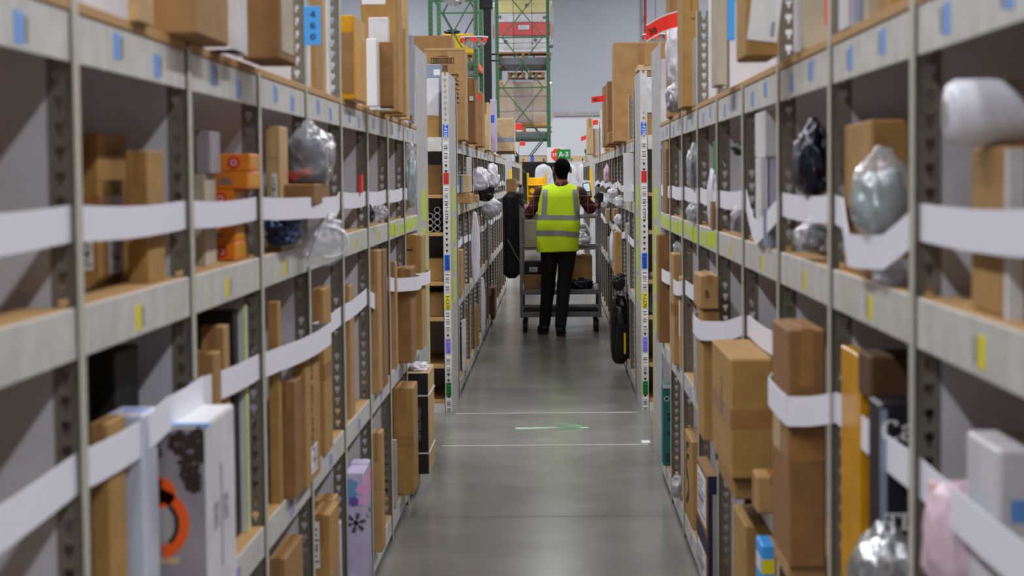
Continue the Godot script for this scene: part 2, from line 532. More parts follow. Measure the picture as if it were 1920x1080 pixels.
func bay(x: float, d: float, s: float, pitch: float, label: String, o := {}):
	var r := base("shelving_bay", Vector3(x, 0, -d), label, "shelf", o.get("group", ""))
	var top: float = o.get("top", TOP)
	var um := upright_mesh(s, top)
	var u := part("upright", um[0], M.strip, r)
	part("slotted_flange", um[1], M.galvanised, u)
	part("rear_upright", shared("ru%.1f_%.2f" % [s, top], Vector3(s * 0.42, 0, -0.02), Vector3(s * 0.455, top, 0.02)), M.galvanised, r)
	part("side_panel", shared("sp%.1f_%.2f" % [s, minf(top, 2.2)], Vector3(s * 0.038, 0.02, -0.003), Vector3(s * 0.45, minf(top, 2.2) - 0.03, 0.0)), M.panel, r)
	part("added_back_panel", shared("bp%.1f%.4f" % [s, pitch], Vector3(s * 0.456, 0.02, -pitch + 0.002), Vector3(s * 0.46, 2.2, -0.002)), M.panel, r)  # unseen back sheet, added to stop light leaking through the rack
	var simple: bool = o.get("simple", false)
	for k in 4:
		var y: float = LEVELS[k]
		var front := -0.006 if k == 3 else 0.002
		part("shelf_board", shared("sb%.1f%.4f%d" % [s, pitch, k], Vector3(s * front, -0.018, -pitch + 0.021), Vector3(s * 0.45, 0.0, -0.021), 0.001), M.chipboard, r, Vector3(0, y, 0))
		var bh: float = [0.085, 0.075, 0.078, 0.075][k]
		var bt: float = [-0.003, -0.001, -0.001, -0.02][k]
		var b := part("beam", shared("bm%.1f%.4f%d" % [s, pitch, k], Vector3(s * -0.003, bt - bh, -pitch + 0.0205), Vector3(s * 0.001, bt, -0.0205), 0.001), M.steel_pale if k == 0 else M.steel, r, Vector3(0, y, 0))
		if simple: continue
		var sm: Material = [M.label_violet, M.label_violet, M.label_yellow, M.label_blue][k]
		var spots: Array = [[0.5], [0.55], [0.5], [0.28, 0.72]][k]
		for q in spots:
			var jig := sin(d * 13.7 + k * 5.1 + q * 9.0) * 0.05
			var stc := part("sticker", sticker_mesh(s, 0.042, 0.044), sm, b, Vector3(s * -0.003, bt - bh * 0.5 - 0.022 + jig * 0.15, -pitch * (q + jig)))
			part("printed_code", rack_meshes["st%.1f_%.3f_%.3fb" % [s, 0.042, 0.044]], M.print_grey, b, stc.position)
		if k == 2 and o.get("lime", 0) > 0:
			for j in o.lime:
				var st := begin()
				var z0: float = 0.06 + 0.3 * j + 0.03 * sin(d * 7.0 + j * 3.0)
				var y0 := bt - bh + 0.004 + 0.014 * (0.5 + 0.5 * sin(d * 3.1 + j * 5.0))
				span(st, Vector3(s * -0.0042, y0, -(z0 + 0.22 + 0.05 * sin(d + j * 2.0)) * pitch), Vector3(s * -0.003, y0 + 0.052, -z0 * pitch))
				part("lime_patch", done(st), M.lime_patch, b)  # flat lime coloured pieces on the beam face
	return r

func keyed_label(parent: Node3D, y0: float, y1: float, x: float, z: float, w: float, m: Material, txt: String, ink: Material):
	var st := part("post_label", box_mesh(Vector3(w, y1 - y0, 0.0012)), m, parent, Vector3(x, (y0 + y1) * 0.5, z))
	if txt != "":
		var t := part("lettering", words(txt, w * 0.62, "Droid Sans", true), ink, st, Vector3(0, 0, 0.001))
		t.rotation_degrees = Vector3(0, 0, -90)
	else:
		var b := begin()
		var n := int((y1 - y0) / 0.011)
		for k in n:
			if (k * 7 + int(y0 * 100)) % 5 == 0: continue
			cbox(b, Vector3(0, -(y1 - y0) * 0.45 + k * 0.011, 0.0009), Vector3(w * 0.7, 0.003 + 0.003 * ((k * 5) % 3) * 0.5, 0.0006))
		part("barcode", done(b), ink, st)

func end_unit(x: float, d: float, s: float, label: String, aisle := "far"):   # end bay that opens towards the cross aisle, a plain plate on its aisle side
	var r := base("end_shelving", Vector3(x, 0, -d), label, "shelf")
	var p := 0.9
	part("aisle_plate", shared("ap%.1f" % s, Vector3(0, 0.0, -p), Vector3(s * 0.003, 2.29, -0.004), 0.001), M.plate, r)
	var op := 0.0 if aisle == "near" else -p   # the open side
	for xx in [0.0, 0.86]:
		var sg := 1.0 if xx == 0.0 else -1.0
		var st := begin()
		var x0: float = s * xx
		var n := 60
		span(st, Vector3(x0, 0, op - 0.002), Vector3(x0 + s * sg * 0.016, 2.29, op + 0.002))
		span(st, Vector3(x0 + s * sg * 0.031, 0, op - 0.002), Vector3(x0 + s * sg * 0.047, 2.29, op + 0.002))
		for k in n:
			span(st, Vector3(x0 + s * sg * 0.016, k * 0.0381, op - 0.002), Vector3(x0 + s * sg * 0.031, k * 0.0381 + 0.017, op + 0.002))
			for q in [[0.016, 0.021], [0.026, 0.031]]:
				span(st, Vector3(x0 + s * sg * q[0], k * 0.0381 + 0.017, op - 0.002), Vector3(x0 + s * sg * q[1], k * 0.0381 + 0.026, op + 0.002))
		part("corner_post", done(st), M.steel_pale, r)
	part("added_back_panel", shared("ebp%.1f%s" % [s, aisle], Vector3(s * 0.005, 0.02, -p + 0.002 if aisle == "near" else -0.006), Vector3(s * 0.86, 2.2, -p + 0.006 if aisle == "near" else -0.002)), M.panel, r)
	part("outer_panel", shared("eop%.1f" % s, Vector3(s * 0.865, 0.02, -p), Vector3(s * 0.87, 2.2, -0.004)), M.panel, r)
	for y in [0.085, 0.325, 0.645, 0.885, 1.22, 1.475, 1.86]:
		part("shelf_board", shared("esb%.1f" % s, Vector3(s * 0.05, -0.024, -p + 0.01), Vector3(s * 0.81, 0, -0.01), 0.001), M.chipboard if y < 1.8 else M.steel_pale, r, Vector3(0, y, 0))
	for q in [[0.0, 0.062], [1.765, 1.84]]:
		part("beam", shared("ebm%.1f%.2f%s" % [s, q[0], aisle], Vector3(s * 0.05, q[0], op - 0.004), Vector3(s * 0.81, q[1], op + 0.004), 0.001), M.steel_pale, r)
	var zt := -0.03 if aisle == "near" else -p + 0.03
	part("yellow_edge", shared("yel%.1f%s" % [s, aisle], Vector3(s * -0.0015, 0.1, zt - 0.02), Vector3(0, 1.62, zt + 0.02)), M.hazard_yellow, r)
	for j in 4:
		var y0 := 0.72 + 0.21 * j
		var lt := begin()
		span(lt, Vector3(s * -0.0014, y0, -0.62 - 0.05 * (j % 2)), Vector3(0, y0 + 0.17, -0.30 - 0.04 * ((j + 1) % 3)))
		part("lime_patch", done(lt), M.lime_patch, r)  # lime coloured rectangles on the aisle plate
	if aisle == "near":
		for q in [[1.86, 1.945, "deep_blue", "1-F370", "paper"], [1.70, 1.83, "paper", "", "ink"], [1.545, 1.62, "red", "", "red"], [1.41, 1.53, "paper", "", "ink"], [1.30, 1.40, "paper", "1-E370", "ink"],
			[0.965, 1.07, "deep_blue", "1-D370", "ink"], [0.82, 0.95, "paper", "", "ink"], [0.70, 0.80, "label_yellow", "1-C370", "ink"], [0.56, 0.69, "paper", "", "ink"], [0.405, 0.505, "label_violet", "1-B370", "purple"], [0.27, 0.39, "paper", "", "ink"], [0.115, 0.205, "green", "1-A370", "ink"], [0.01, 0.10, "paper", "", "ink"]]:
			keyed_label(r, q[0], q[1], s * 0.0235, 0.0032, 0.036, M[q[2]], q[3], M[q[4]])
	return r

func racks():
	var ord := ["first", "second", "third", "fourth", "fifth", "sixth", "seventh", "eighth", "ninth", "tenth", "eleventh", "twelfth", "thirteenth", "fourteenth", "fifteenth", "sixteenth", "seventeenth"]
	for k in 9:
		var kk := k - 1
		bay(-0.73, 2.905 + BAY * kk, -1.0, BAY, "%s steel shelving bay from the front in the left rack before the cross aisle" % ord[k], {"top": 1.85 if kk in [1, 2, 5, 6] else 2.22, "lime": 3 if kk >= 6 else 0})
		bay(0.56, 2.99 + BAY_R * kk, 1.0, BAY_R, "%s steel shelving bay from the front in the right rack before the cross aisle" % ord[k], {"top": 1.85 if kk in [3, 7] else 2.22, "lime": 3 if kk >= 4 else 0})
	end_unit(-0.73, 2.905 + BAY * 8, -1.0, "grey plated end shelving with yellow edge closing the left rack before the cross aisle", "far")
	end_unit(0.56, 2.99 + BAY_R * 8, 1.0, "grey plated end shelving with yellow edge closing the right rack before the cross aisle", "far")
	end_unit(-0.705, 12.9, -1.0, "open end shelving with coloured post labels facing the cross aisle on the left", "near")
	end_unit(0.575, 12.9, 1.0, "open end shelving with coloured post labels facing the cross aisle on the right", "near")
	for k in 16:
		bay(-0.705, 13.81 + 0.89 * k, -1.0, 0.89, "%s grey shelving bay behind the coloured post labels in the left rack" % ord[k], {"simple": k > 3, "top": 2.2 if k in [0, 4, 5, 9, 13] else 1.85})
		bay(0.575, 13.81 + 0.89 * k, 1.0, 0.89, "%s grey shelving bay behind the coloured post labels in the right rack" % ord[k], {"simple": k > 3, "top": 2.2 if k in [0, 1, 4, 8, 12] else 1.85})
	for k in 9:
		for s in [-1.0, 1.0]:
			bay(-0.70 if s < 0 else 0.575, 31.2 + 0.89 * k, s, 0.89, "%s grey shelving bay in the farthest %s rack, beyond the person" % [ord[k], "left" if s < 0 else "right"], {"simple": true, "top": 2.2 if k == 0 else 1.85})
	for s in [-1.0, 1.0]:
		var r := base("rack_end_board", Vector3(-0.70 if s < 0 else 0.575, 0, -31.15), "grey end panel with a yellow edge strip on the farthest %s rack" % ("left" if s < 0 else "right"), "panel")
		part("sheet", shared("fep%.1f" % s, Vector3(s * -0.01, 0, 0), Vector3(s * 0.46, 2.0, 0.02), 0.003), M.plate, r)
		part("yellow_edge", shared("fye%.1f" % s, Vector3(s * -0.012, 0.9, 0.02), Vector3(s * 0.035, 1.72, 0.026)), M.yellow, r)

func ribbon(called: String, label: String, pts: Array, w: float):   # a strap through [x, y, depth] points
	var c: Array[Vector3] = []
	for k in pts.size() - 1:
		var a := Vector3(pts[k][0], pts[k][1], -pts[k][2]); var b := Vector3(pts[k + 1][0], pts[k + 1][1], -pts[k + 1][2])
		for j in 5:
			var t := j / 5.0
			c.append(a.lerp(b, t) + Vector3(0, -0.007 * sin(PI * t) * minf(1.0, (b - a).length()), 0))
	c.append(Vector3(pts[-1][0], pts[-1][1], -pts[-1][2]))
	var o := base(called, c[0], label, "strap", "white elastic retaining bands")
	var st := begin()
	for k in c.size() - 1:
		var a := c[k] - c[0]; var b := c[k + 1] - c[0]
		var f := (b - a).normalized()
		var up := Vector3.UP * w * 0.5
		var n := f.cross(Vector3.UP).normalized() * 0.0012
		quad(st, a - up + n, b - up + n, b + up + n, a + up + n, n)
		quad(st, a - up - n, b - up - n, b + up - n, a + up - n, -n)
		quad(st, a + up - n, b + up - n, b + up + n, a + up + n, Vector3.UP)
		quad(st, a - up - n, b - up - n, b - up + n, a - up + n, Vector3.DOWN)
	part("webbing", done(st), M.band, o)

# ---------------------------------------------------------------- goods
func face(root: Node3D, dims: Vector3, which: String, u0: float, u1: float, v0: float, v1: float, m: Material, called: String, thick := 0.0012, lift := 0.0) -> MeshInstance3D:
	# a flat piece on one face of a box; u runs left to right as seen from the aisle, v from bottom to top
	var u := (u0 + u1) * 0.5 - 0.5; var v := (v0 + v1) * 0.5
	var du := absf(u1 - u0); var dv := absf(v1 - v0)
	var o: MeshInstance3D
	if which == "cam":
		o = part(called, box_mesh(Vector3(du * dims.x, dv * dims.y, thick)), m, root, Vector3(u * dims.x, v * dims.y, dims.z * 0.5 + thick * 0.5 + lift))
	elif which == "left":    # a box in the left rack: its aisle face looks to +x
		o = part(called, box_mesh(Vector3(thick, dv * dims.y, du * dims.z)), m, root, Vector3(dims.x * 0.5 + thick * 0.5 + lift, v * dims.y, -u * dims.z))
	elif which == "right":
		o = part(called, box_mesh(Vector3(thick, dv * dims.y, du * dims.z)), m, root, Vector3(-dims.x * 0.5 - thick * 0.5 - lift, v * dims.y, u * dims.z))
	else:
		o = part(called, box_mesh(Vector3(du * dims.x, thick, dv * dims.z)), m, root, Vector3(u * dims.x, dims.y + thick * 0.5 + lift, (0.5 - v) * dims.z))
	return o

func print_on(root: Node3D, dims: Vector3, which: String, u: float, v: float, txt: String, h: float, m: Material, roll := 0.0, font := "Droid Sans", bold := true):
	var o := part("lettering", words(txt, h, font, bold), m, root)
	var b := Basis.IDENTITY
	var p := Vector3((u - 0.5) * dims.x, v * dims.y, dims.z * 0.5 + 0.0014)
	if which == "left":
		b = Basis(Vector3.UP, PI / 2)
		p = Vector3(dims.x * 0.5 + 0.0014, v * dims.y, (0.5 - u) * dims.z)
	elif which == "right":
		b = Basis(Vector3.UP, -PI / 2)
		p = Vector3(-dims.x * 0.5 - 0.0014, v * dims.y, (u - 0.5) * dims.z)
	o.transform = Transform3D(b * Basis(Vector3.BACK, deg_to_rad(roll)), p)
	return o

func lines_on(root: Node3D, dims: Vector3, which: String, u0: float, u1: float, v0: float, v1: float, n: int, m: Material, upright := false):   # printed lines or bars
	var st := begin()
	for k in n:
		var t0 := (k + 0.15) / n; var t1 := (k + 0.5 + 0.3 * ((k * 7) % 3) * 0.4) / n
		var ua := u0; var ub := u1 - (u1 - u0) * 0.12 * ((k * 5) % 4); var va := lerpf(v0, v1, t0); var vb := lerpf(v0, v1, t1)
		if upright: ua = lerpf(u0, u1, t0); ub = lerpf(u0, u1, t1); va = v0; vb = v1
		if which == "cam": span(st, Vector3((ua - 0.5) * dims.x, va * dims.y, dims.z * 0.5), Vector3((ub - 0.5) * dims.x, vb * dims.y, dims.z * 0.5 + 0.0018))
		elif which == "left": span(st, Vector3(dims.x * 0.5, va * dims.y, (0.5 - ua) * dims.z), Vector3(dims.x * 0.5 + 0.0018, vb * dims.y, (0.5 - ub) * dims.z))
		else: span(st, Vector3(-dims.x * 0.5, va * dims.y, (ua - 0.5) * dims.z), Vector3(-dims.x * 0.5 - 0.0018, vb * dims.y, (ub - 0.5) * dims.z))
	return part("printed_lines", done(st), m, root)

func pack(called: String, label: String, category: String, x0: float, x1: float, y0: float, y1: float, d0: float, d1: float, m: String, taped := 1, yaw := 0.0, group := "") -> Node3D:
	# a carton or a flat pack between the given sides; with tape 1 a taped carton, 2 tape all round, 0 none
	var s := Vector3(x1 - x0, y1 - y0, d1 - d0)
	var r := base(called, Vector3((x0 + x1) * 0.5, y0, -(d0 + d1) * 0.5), label, category, group)
	r.rotation_degrees.y = yaw
	r.set_meta("dims", s)
	var bev: float = clampf(minf(s.x, minf(s.y, s.z)) * 0.06, 0.0006, 0.005)
	part("body", box_mesh(s, bev, Vector3(0, s.y * 0.5, 0)), M[m], r)
	if taped > 0:
		var along_x := s.x > s.z
		var w: float = minf(0.05, (s.z if along_x else s.x) * 0.35)
		var t := 0.0007
		var st := begin()
		if along_x:
			cbox(st, Vector3(0, s.y, 0), Vector3(s.x + t * 2, t * 2, w))
			for q in [-1.0, 1.0]: cbox(st, Vector3(q * s.x * 0.5, s.y - s.y * 0.12, 0), Vector3(t * 2, s.y * 0.24, w))
		else:
			cbox(st, Vector3(0, s.y, 0), Vector3(w, t * 2, s.z + t * 2))
			for q in [-1.0, 1.0]: cbox(st, Vector3(0, s.y - s.y * 0.12, q * s.z * 0.5), Vector3(w, s.y * 0.24, t * 2))
		if taped > 1: part("tape_band", box_mesh(Vector3(s.x + 2 * t, minf(0.05, s.y * 0.2), s.z + 2 * t), 0.0, Vector3(0, s.y * 0.5, 0)), M.tape, r)
		part("packing_tape", done(st), M.tape if not m.begins_with("kraft2") else M.clear_tape, r)
	return r

func dims(r: Node3D) -> Vector3: return r.get_meta("dims")

func shipping_label(r: Node3D, which: String, u0: float, u1: float, v0: float, v1: float):
	var d := dims(r)
	var l := face(r, d, which, u0, u1, v0, v1, M.paper, "shipping_label", 0.001)
	var st := begin()
	var a := l.mesh.get_aabb()
	for k in 7:
		var t := 0.12 + 0.115 * k
		var lo := a.position + a.size * Vector3(0.1, t, 0.1); var hi := a.position + a.size * Vector3(0.9 - 0.1 * ((k * 3) % 4), t + (0.05 if k != 2 else 0.1), 0.9 - 0.1 * ((k * 3) % 4))
		if which == "cam": lo.z = a.position.z; hi.z = a.end.z + 0.0008
		elif which == "left": lo.x = a.position.x; hi.x = a.end.x + 0.0008
		else: hi.x = a.end.x; lo.x = a.position.x - 0.0008
		span(st, lo, hi)
	part("printed_lines", done(st), M.print_grey, l)

func bag(called: String, label: String, category: String, at: Vector3, r: Vector3, m: String, seed_n: int, inside := "", amp := 0.3, group := "") -> Node3D:
	var o := base(called, at, label, category, group)
	part("film" if m.begins_with("clear") or m == "wrap" else "skin", blob(r, seed_n, amp, 2.6, 52, 34, 0.75, true, 0.35 + 0.3 * sin(seed_n * 1.7)), M[m], o)
	if inside != "": part("contents", blob(r * 0.72, seed_n + 50, 0.3, 1.8, 24, 16, 0.8, true), M[inside], o, Vector3(0, 0.004, 0))
	return o

func bands():
	ribbon("elastic_band", "upper white elastic band along the left rack before the cross aisle", [[-0.734, 1.522, 1.200], [-0.734, 1.522, 1.997], [-0.734, 1.522, 2.905], [-0.734, 1.518, 3.812], [-0.734, 1.516, 4.720], [-0.660, 1.510, 5.100], [-0.635, 1.508, 5.550], [-0.734, 1.515, 6.535], [-0.734, 1.510, 7.442], [-0.734, 1.510, 8.350], [-0.734, 1.513, 9.258], [-0.734, 1.515, 10.165], [-0.734, 1.520, 11.022]], 0.056)
	ribbon("elastic_band", "lower white elastic band along the left rack before the cross aisle", [[-0.734, 1.125, 1.200], [-0.734, 1.130, 1.997], [-0.734, 1.140, 2.905], [-0.720, 1.140, 3.300], [-0.700, 1.165, 3.420], [-0.700, 1.167, 3.770], [-0.734, 1.155, 3.812], [-0.734, 1.125, 4.720], [-0.720, 1.120, 4.950], [-0.675, 1.128, 5.220], [-0.660, 1.135, 5.600], [-0.734, 1.120, 5.750], [-0.734, 1.120, 6.535], [-0.734, 1.130, 7.442], [-0.720, 1.100, 7.580], [-0.720, 1.100, 7.900], [-0.734, 1.130, 8.350], [-0.720, 1.100, 8.750], [-0.645, 1.100, 8.850], [-0.645, 1.090, 9.190], [-0.690, 1.090, 9.357], [-0.650, 1.085, 9.560], [-0.648, 1.080, 9.900], [-0.735, 1.080, 10.165]], 0.062)
	ribbon("elastic_band", "upper white elastic band along the right rack before the cross aisle", [[0.564, 1.515, 1.200], [0.564, 1.518, 2.093], [0.564, 1.510, 2.990], [0.545, 1.455, 3.200], [0.520, 1.450, 3.420], [0.560, 1.510, 3.750], [0.564, 1.515, 3.888], [0.564, 1.512, 4.785], [0.538, 1.430, 5.130], [0.545, 1.440, 5.300], [0.564, 1.515, 5.683], [0.564, 1.505, 6.580], [0.564, 1.510, 7.478], [0.564, 1.510, 8.375], [0.564, 1.510, 9.273], [0.564, 1.512, 10.170], [0.564, 1.515, 10.468]], 0.058)
	ribbon("elastic_band", "lower white elastic band round the tall brown carton at the front of the right rack", [[0.565, 1.110, 1.200], [0.565, 1.110, 2.093], [0.565, 1.112, 2.990], [0.565, 1.115, 3.868], [0.520, 1.100, 3.930], [0.478, 1.095, 3.975], [0.476, 1.100, 4.300], [0.500, 1.115, 4.370]], 0.062)
	ribbon("elastic_band", "lower white elastic band along the right rack from the broad taped carton onwards", [[0.565, 1.145, 4.815], [0.565, 1.145, 5.030], [0.565, 1.145, 5.600], [0.565, 1.135, 5.782], [0.530, 1.095, 6.050], [0.462, 1.090, 6.140], [0.462, 1.090, 6.460], [0.563, 1.120, 6.600], [0.565, 1.120, 7.478], [0.565, 1.100, 8.375], [0.535, 1.090, 8.430], [0.530, 1.090, 8.620], [0.555, 1.090, 9.273], [0.545, 1.080, 9.840], [0.545, 1.080, 10.060], [0.563, 1.090, 10.270]], 0.062)
	ribbon("elastic_band", "upper white band along the left rack beyond the cross aisle", [[-0.710, 1.510, 13.810], [-0.710, 1.510, 14.700], [-0.710, 1.520, 15.590], [-0.710, 1.500, 16.480], [-0.710, 1.510, 17.370], [-0.710, 1.520, 18.260], [-0.710, 1.500, 19.150], [-0.710, 1.510, 20.040], [-0.710, 1.520, 20.930], [-0.710, 1.500, 21.820], [-0.710, 1.510, 22.710], [-0.710, 1.520, 23.600], [-0.710, 1.500, 24.490], [-0.710, 1.510, 25.380], [-0.710, 1.520, 26.270], [-0.710, 1.500, 27.160]], 0.055)
	ribbon("elastic_band", "lower white band along the left rack beyond the cross aisle", [[-0.710, 1.100, 13.810], [-0.710, 1.112, 14.700], [-0.710, 1.100, 15.590], [-0.710, 1.088, 16.480], [-0.710, 1.112, 17.370], [-0.710, 1.100, 18.260], [-0.710, 1.088, 19.150], [-0.710, 1.112, 20.040], [-0.710, 1.100, 20.930], [-0.710, 1.088, 21.820], [-0.710, 1.112, 22.710], [-0.710, 1.100, 23.600], [-0.710, 1.088, 24.490], [-0.710, 1.112, 25.380], [-0.710, 1.100, 26.270], [-0.710, 1.088, 27.160]], 0.055)
	ribbon("elastic_band", "upper white band along the right rack beyond the cross aisle", [[0.571, 1.500, 13.810], [0.571, 1.520, 14.700], [0.571, 1.500, 15.590], [0.571, 1.480, 16.480], [0.571, 1.520, 17.370], [0.571, 1.500, 18.260], [0.571, 1.480, 19.150], [0.571, 1.520, 20.040], [0.571, 1.500, 20.930], [0.571, 1.480, 21.820], [0.571, 1.520, 22.710], [0.571, 1.500, 23.600], [0.571, 1.480, 24.490], [0.571, 1.520, 25.380], [0.571, 1.500, 26.270], [0.571, 1.480, 27.160]], 0.055)
	ribbon("elastic_band", "lower white band along the right rack beyond the cross aisle", [[0.571, 1.100, 13.810], [0.571, 1.100, 14.700], [0.571, 1.120, 15.590], [0.571, 1.080, 16.480], [0.571, 1.100, 17.370], [0.571, 1.120, 18.260], [0.571, 1.080, 19.150], [0.571, 1.100, 20.040], [0.571, 1.120, 20.930], [0.571, 1.080, 21.820], [0.571, 1.100, 22.710], [0.571, 1.120, 23.600], [0.571, 1.080, 24.490], [0.571, 1.100, 25.380], [0.571, 1.120, 26.270], [0.571, 1.080, 27.160]], 0.055)
	ribbon("elastic_band", "white band along the farthest left rack beyond the person", [[-0.708, 1.500, 31.300], [-0.708, 1.500, 35.000], [-0.708, 1.500, 39.000]], 0.055)
	ribbon("elastic_band", "white band along the farthest right rack beyond the person", [[0.571, 1.500, 31.300], [0.571, 1.500, 35.000], [0.571, 1.500, 39.000]], 0.055)

func items():
	var o: Node3D
	pack("carton", "large plain kraft carton jutting over the edge of the upper left shelf", "carton", -0.776, -0.671, 1.860, 2.300, 3.620, 3.980, "kraft1")
	pack("foam_sheet", "white foam sheet standing between two large cartons on the upper left shelf", "packaging", -0.710, -0.683, 1.860, 2.300, 4.200, 4.300, "white", 0)
	pack("black_tray", "flat black tray lying under the white foam sheet on the upper left shelf", "tray", -0.733, -0.671, 1.860, 1.860, 4.050, 4.180, "black_card", 0)
	o = pack("carton", "brown carton tied with a white strap beside the blue 460 sign", "carton", -0.714, -0.625, 1.860, 2.300, 4.400, 4.680, "kraft3", 2)
	face(o, dims(o), "cam", 0, 1, 0.47, 0.54, M.white, "strap", 0.003)
	face(o, dims(o), "left", 0, 1, 0.47, 0.54, M.white, "strap", 0.003)
	face(o, dims(o), "left", 0.1, 0.8, 0.05, 0.8, M.beige_card, "paper_wrap", 0.0012)
	pack("carton", "narrow pale carton just behind the large plain kraft carton", "carton", -0.730, -0.710, 1.860, 2.200, 3.300, 3.420, "kraft2")
	pack("board", "thin kraft board standing beside the blue 460 sign", "carton", -0.745, -0.730, 1.860, 2.250, 5.900, 6.100, "kraft4", 0)
	pack("board", "pale kraft board standing just beyond the 460 sign", "carton", -0.758, -0.744, 1.860, 2.200, 6.150, 6.300, "kraft2", 0)
	pack("foam_sheet", "white panel standing between the 460 sign and the yellow padded mailer", "packaging", -0.760, -0.740, 1.860, 2.250, 6.340, 6.400, "white", 0)
	o = pack("mailer", "yellow padded mailer box with a kraft window on the upper left shelf", "mailer", -0.738, -0.686, 1.860, 2.150, 6.650, 7.050, "yellow_bag", 0)
	face(o, dims(o), "cam", 0.1, 0.9, 0.08, 0.8, M.kraft1, "window", 0.002)
	pack("flat_box", "white film wrapped box pressed against the open kraft carton", "carton", -0.710, -0.670, 1.860, 2.116, 7.300, 7.360, "white_gloss", 0)
	o = pack("carton", "open kraft carton with a slanting top beside the yellow padded mailer", "carton", -0.675, -0.620, 1.860, 2.108, 7.360, 7.560, "kraft3", 0, 4)
	face(o, dims(o), "cam", 0, 0.06, 0, 1, M.kraft2, "raw_edge", 0.0012)
	o = pack("carton", "tall kraft carton with a white printed sheet on its front", "carton", -0.798, -0.646, 1.860, 2.500, 8.000, 8.250, "kraft4")
	face(o, dims(o), "cam", 0.03, 0.68, 0.7, 0.99, M.paper, "printed_sheet", 0.0012)
	lines_on(o, dims(o), "cam", 0.1, 0.62, 0.74, 0.95, 7, M.print_grey, false)
	pack("foam_sheet", "white foam panel standing behind the open kraft carton", "packaging", -0.744, -0.663, 1.860, 2.233, 7.750, 7.800, "white", 0)
	pack("board", "tall flat kraft pack near the end of the upper left shelf", "carton", -0.715, -0.683, 1.860, 2.500, 8.950, 9.100, "kraft2")
	pack("board", "thin kraft sheet leaning beside the tall flat kraft pack", "carton", -0.757, -0.657, 1.860, 2.249, 8.500, 8.600, "kraft4", 0)
	pack("flat_box", "grey film wrapped panel closing the upper left shelf before the end plate", "packaging", -0.730, -0.705, 1.860, 2.300, 9.600, 9.750, "slate_card", 0)
	pack("board", "narrow kraft box between the tall flat pack and the grey panel", "carton", -0.698, -0.688, 1.860, 1.893, 9.300, 9.400, "kraft3")
	o = pack("carton", "kraft carton with two shipping labels behind the upper white band, nearest on the left", "carton", -0.876, -0.835, 1.395, 1.673, 3.500, 3.740, "kraft4", 2)
	shipping_label(o, "left", 0.3, 0.75, 0.06, 0.3)
	shipping_label(o, "cam", 0.2, 0.7, 0.1, 0.35)
	pack("carton", "narrower kraft carton beside the carton with two shipping labels", "carton", -0.795, -0.755, 1.395, 1.642, 3.550, 3.700, "kraft4", 2)
	o = pack("orange_box", "small orange box with a red disc, lowest of its stack", "box", -0.831, -0.753, 1.3970, 1.4380, 4.5, 4.66, "orange", 0, 0, "orange boxes with red discs")
	orange_print(o, true)
	o = pack("orange_box", "small orange box with a red disc, second from the bottom of its stack", "box", -0.831, -0.753, 1.4388, 1.4798, 4.5, 4.66, "orange", 0, 1.5, "orange boxes with red discs")
	orange_print(o, false)
	o = pack("orange_box", "small orange box with a red disc, third from the bottom of its stack", "box", -0.828, -0.754, 1.4806, 1.5216, 4.5, 4.66, "orange", 0, -1, "orange boxes with red discs")
	orange_print(o, false)
	o = pack("orange_box", "small orange box with a red disc, fourth from the bottom of its stack", "box", -0.831, -0.753, 1.5224, 1.5634, 4.5, 4.66, "orange", 0, 0, "orange boxes with red discs")
	orange_print(o, true)
	o = pack("orange_box", "small orange box with a red disc, fifth from the bottom of its stack", "box", -0.808, -0.717, 1.5642, 1.6052, 4.5, 4.66, "orange", 0, -2, "orange boxes with red discs")
	orange_print(o, false)
	o = pack("orange_box", "small orange box with a red disc, topmost of its stack", "box", -0.807, -0.716, 1.6060, 1.6470, 4.5, 4.66, "orange", 0, 1, "orange boxes with red discs")
	orange_print(o, true)
	pack("carton", "small grey pink box beside the top of the orange box stack", "box", -0.795, -0.763, 1.600, 1.695, 4.250, 4.380, "plum_grey", 0)
	pack("carton", "pale box beneath the small grey pink box by the orange boxes", "box", -0.798, -0.775, 1.395, 1.599, 4.240, 4.380, "beige_card", 0)
	o = pack("carton", "tall kraft carton with a small label behind the bagged red shoe", "carton", -0.768, -0.729, 1.395, 1.728, 5.100, 5.250, "kraft2")
	shipping_label(o, "cam", 0.35, 0.75, 0.4, 0.62)
	bag("plastic_bag", "blue garment in clear film under the kraft tray", "bag", Vector3(-0.723, 1.408, -5.100), Vector3(0.042, 0.042, 0.100), "blue_bag", 3, "", 0.18)
	pack("tray", "shallow kraft tray holding the bagged red shoe over the white band", "tray", -0.780, -0.646, 1.517, 1.573, 5.160, 5.500, "kraft3", 0)
	shoe(Vector3(-0.736, 1.578, -5.35))
	bag("plastic_bag", "bulging clear plastic bag with dark clothing above the red shoe", "bag", Vector3(-0.692, 1.562, -5.400), Vector3(0.072, 0.093, 0.100), "clear_bag", 5, "navy_bag", 0.10)
	bag("plastic_bag", "crumpled clear bag hanging below the white band beside the orange boxes", "bag", Vector3(-0.681, 1.365, -5.450), Vector3(0.067, 0.064, 0.070), "clear_bag", 7, "", 0.14)
	zip_bag()
	pack("red_clip", "small red clip hooked on the upper white band of the left rack", "clip", -0.733, -0.722, 1.533, 1.6, 7.18, 7.24, "sign_red", 0)
	bag("plastic_bag", "small dark blue bag on the shelf behind the white band", "bag", Vector3(-0.732, 1.413, -7.600), Vector3(0.017, 0.036, 0.050), "navy_bag", 8, "", 0.18)
	bag("plastic_bag", "small clear bag lying beside the dark blue bag", "bag", Vector3(-0.703, 1.419, -7.700), Vector3(0.030, 0.032, 0.050), "clear_bag", 9, "", 0.18)
	bag("plastic_bag", "tall clear bag standing upright before the left end plate", "bag", Vector3(-0.720, 1.432, -9.600), Vector3(0.032, 0.165, 0.080), "clear_bag", 10, "sage_bag", 0.09)
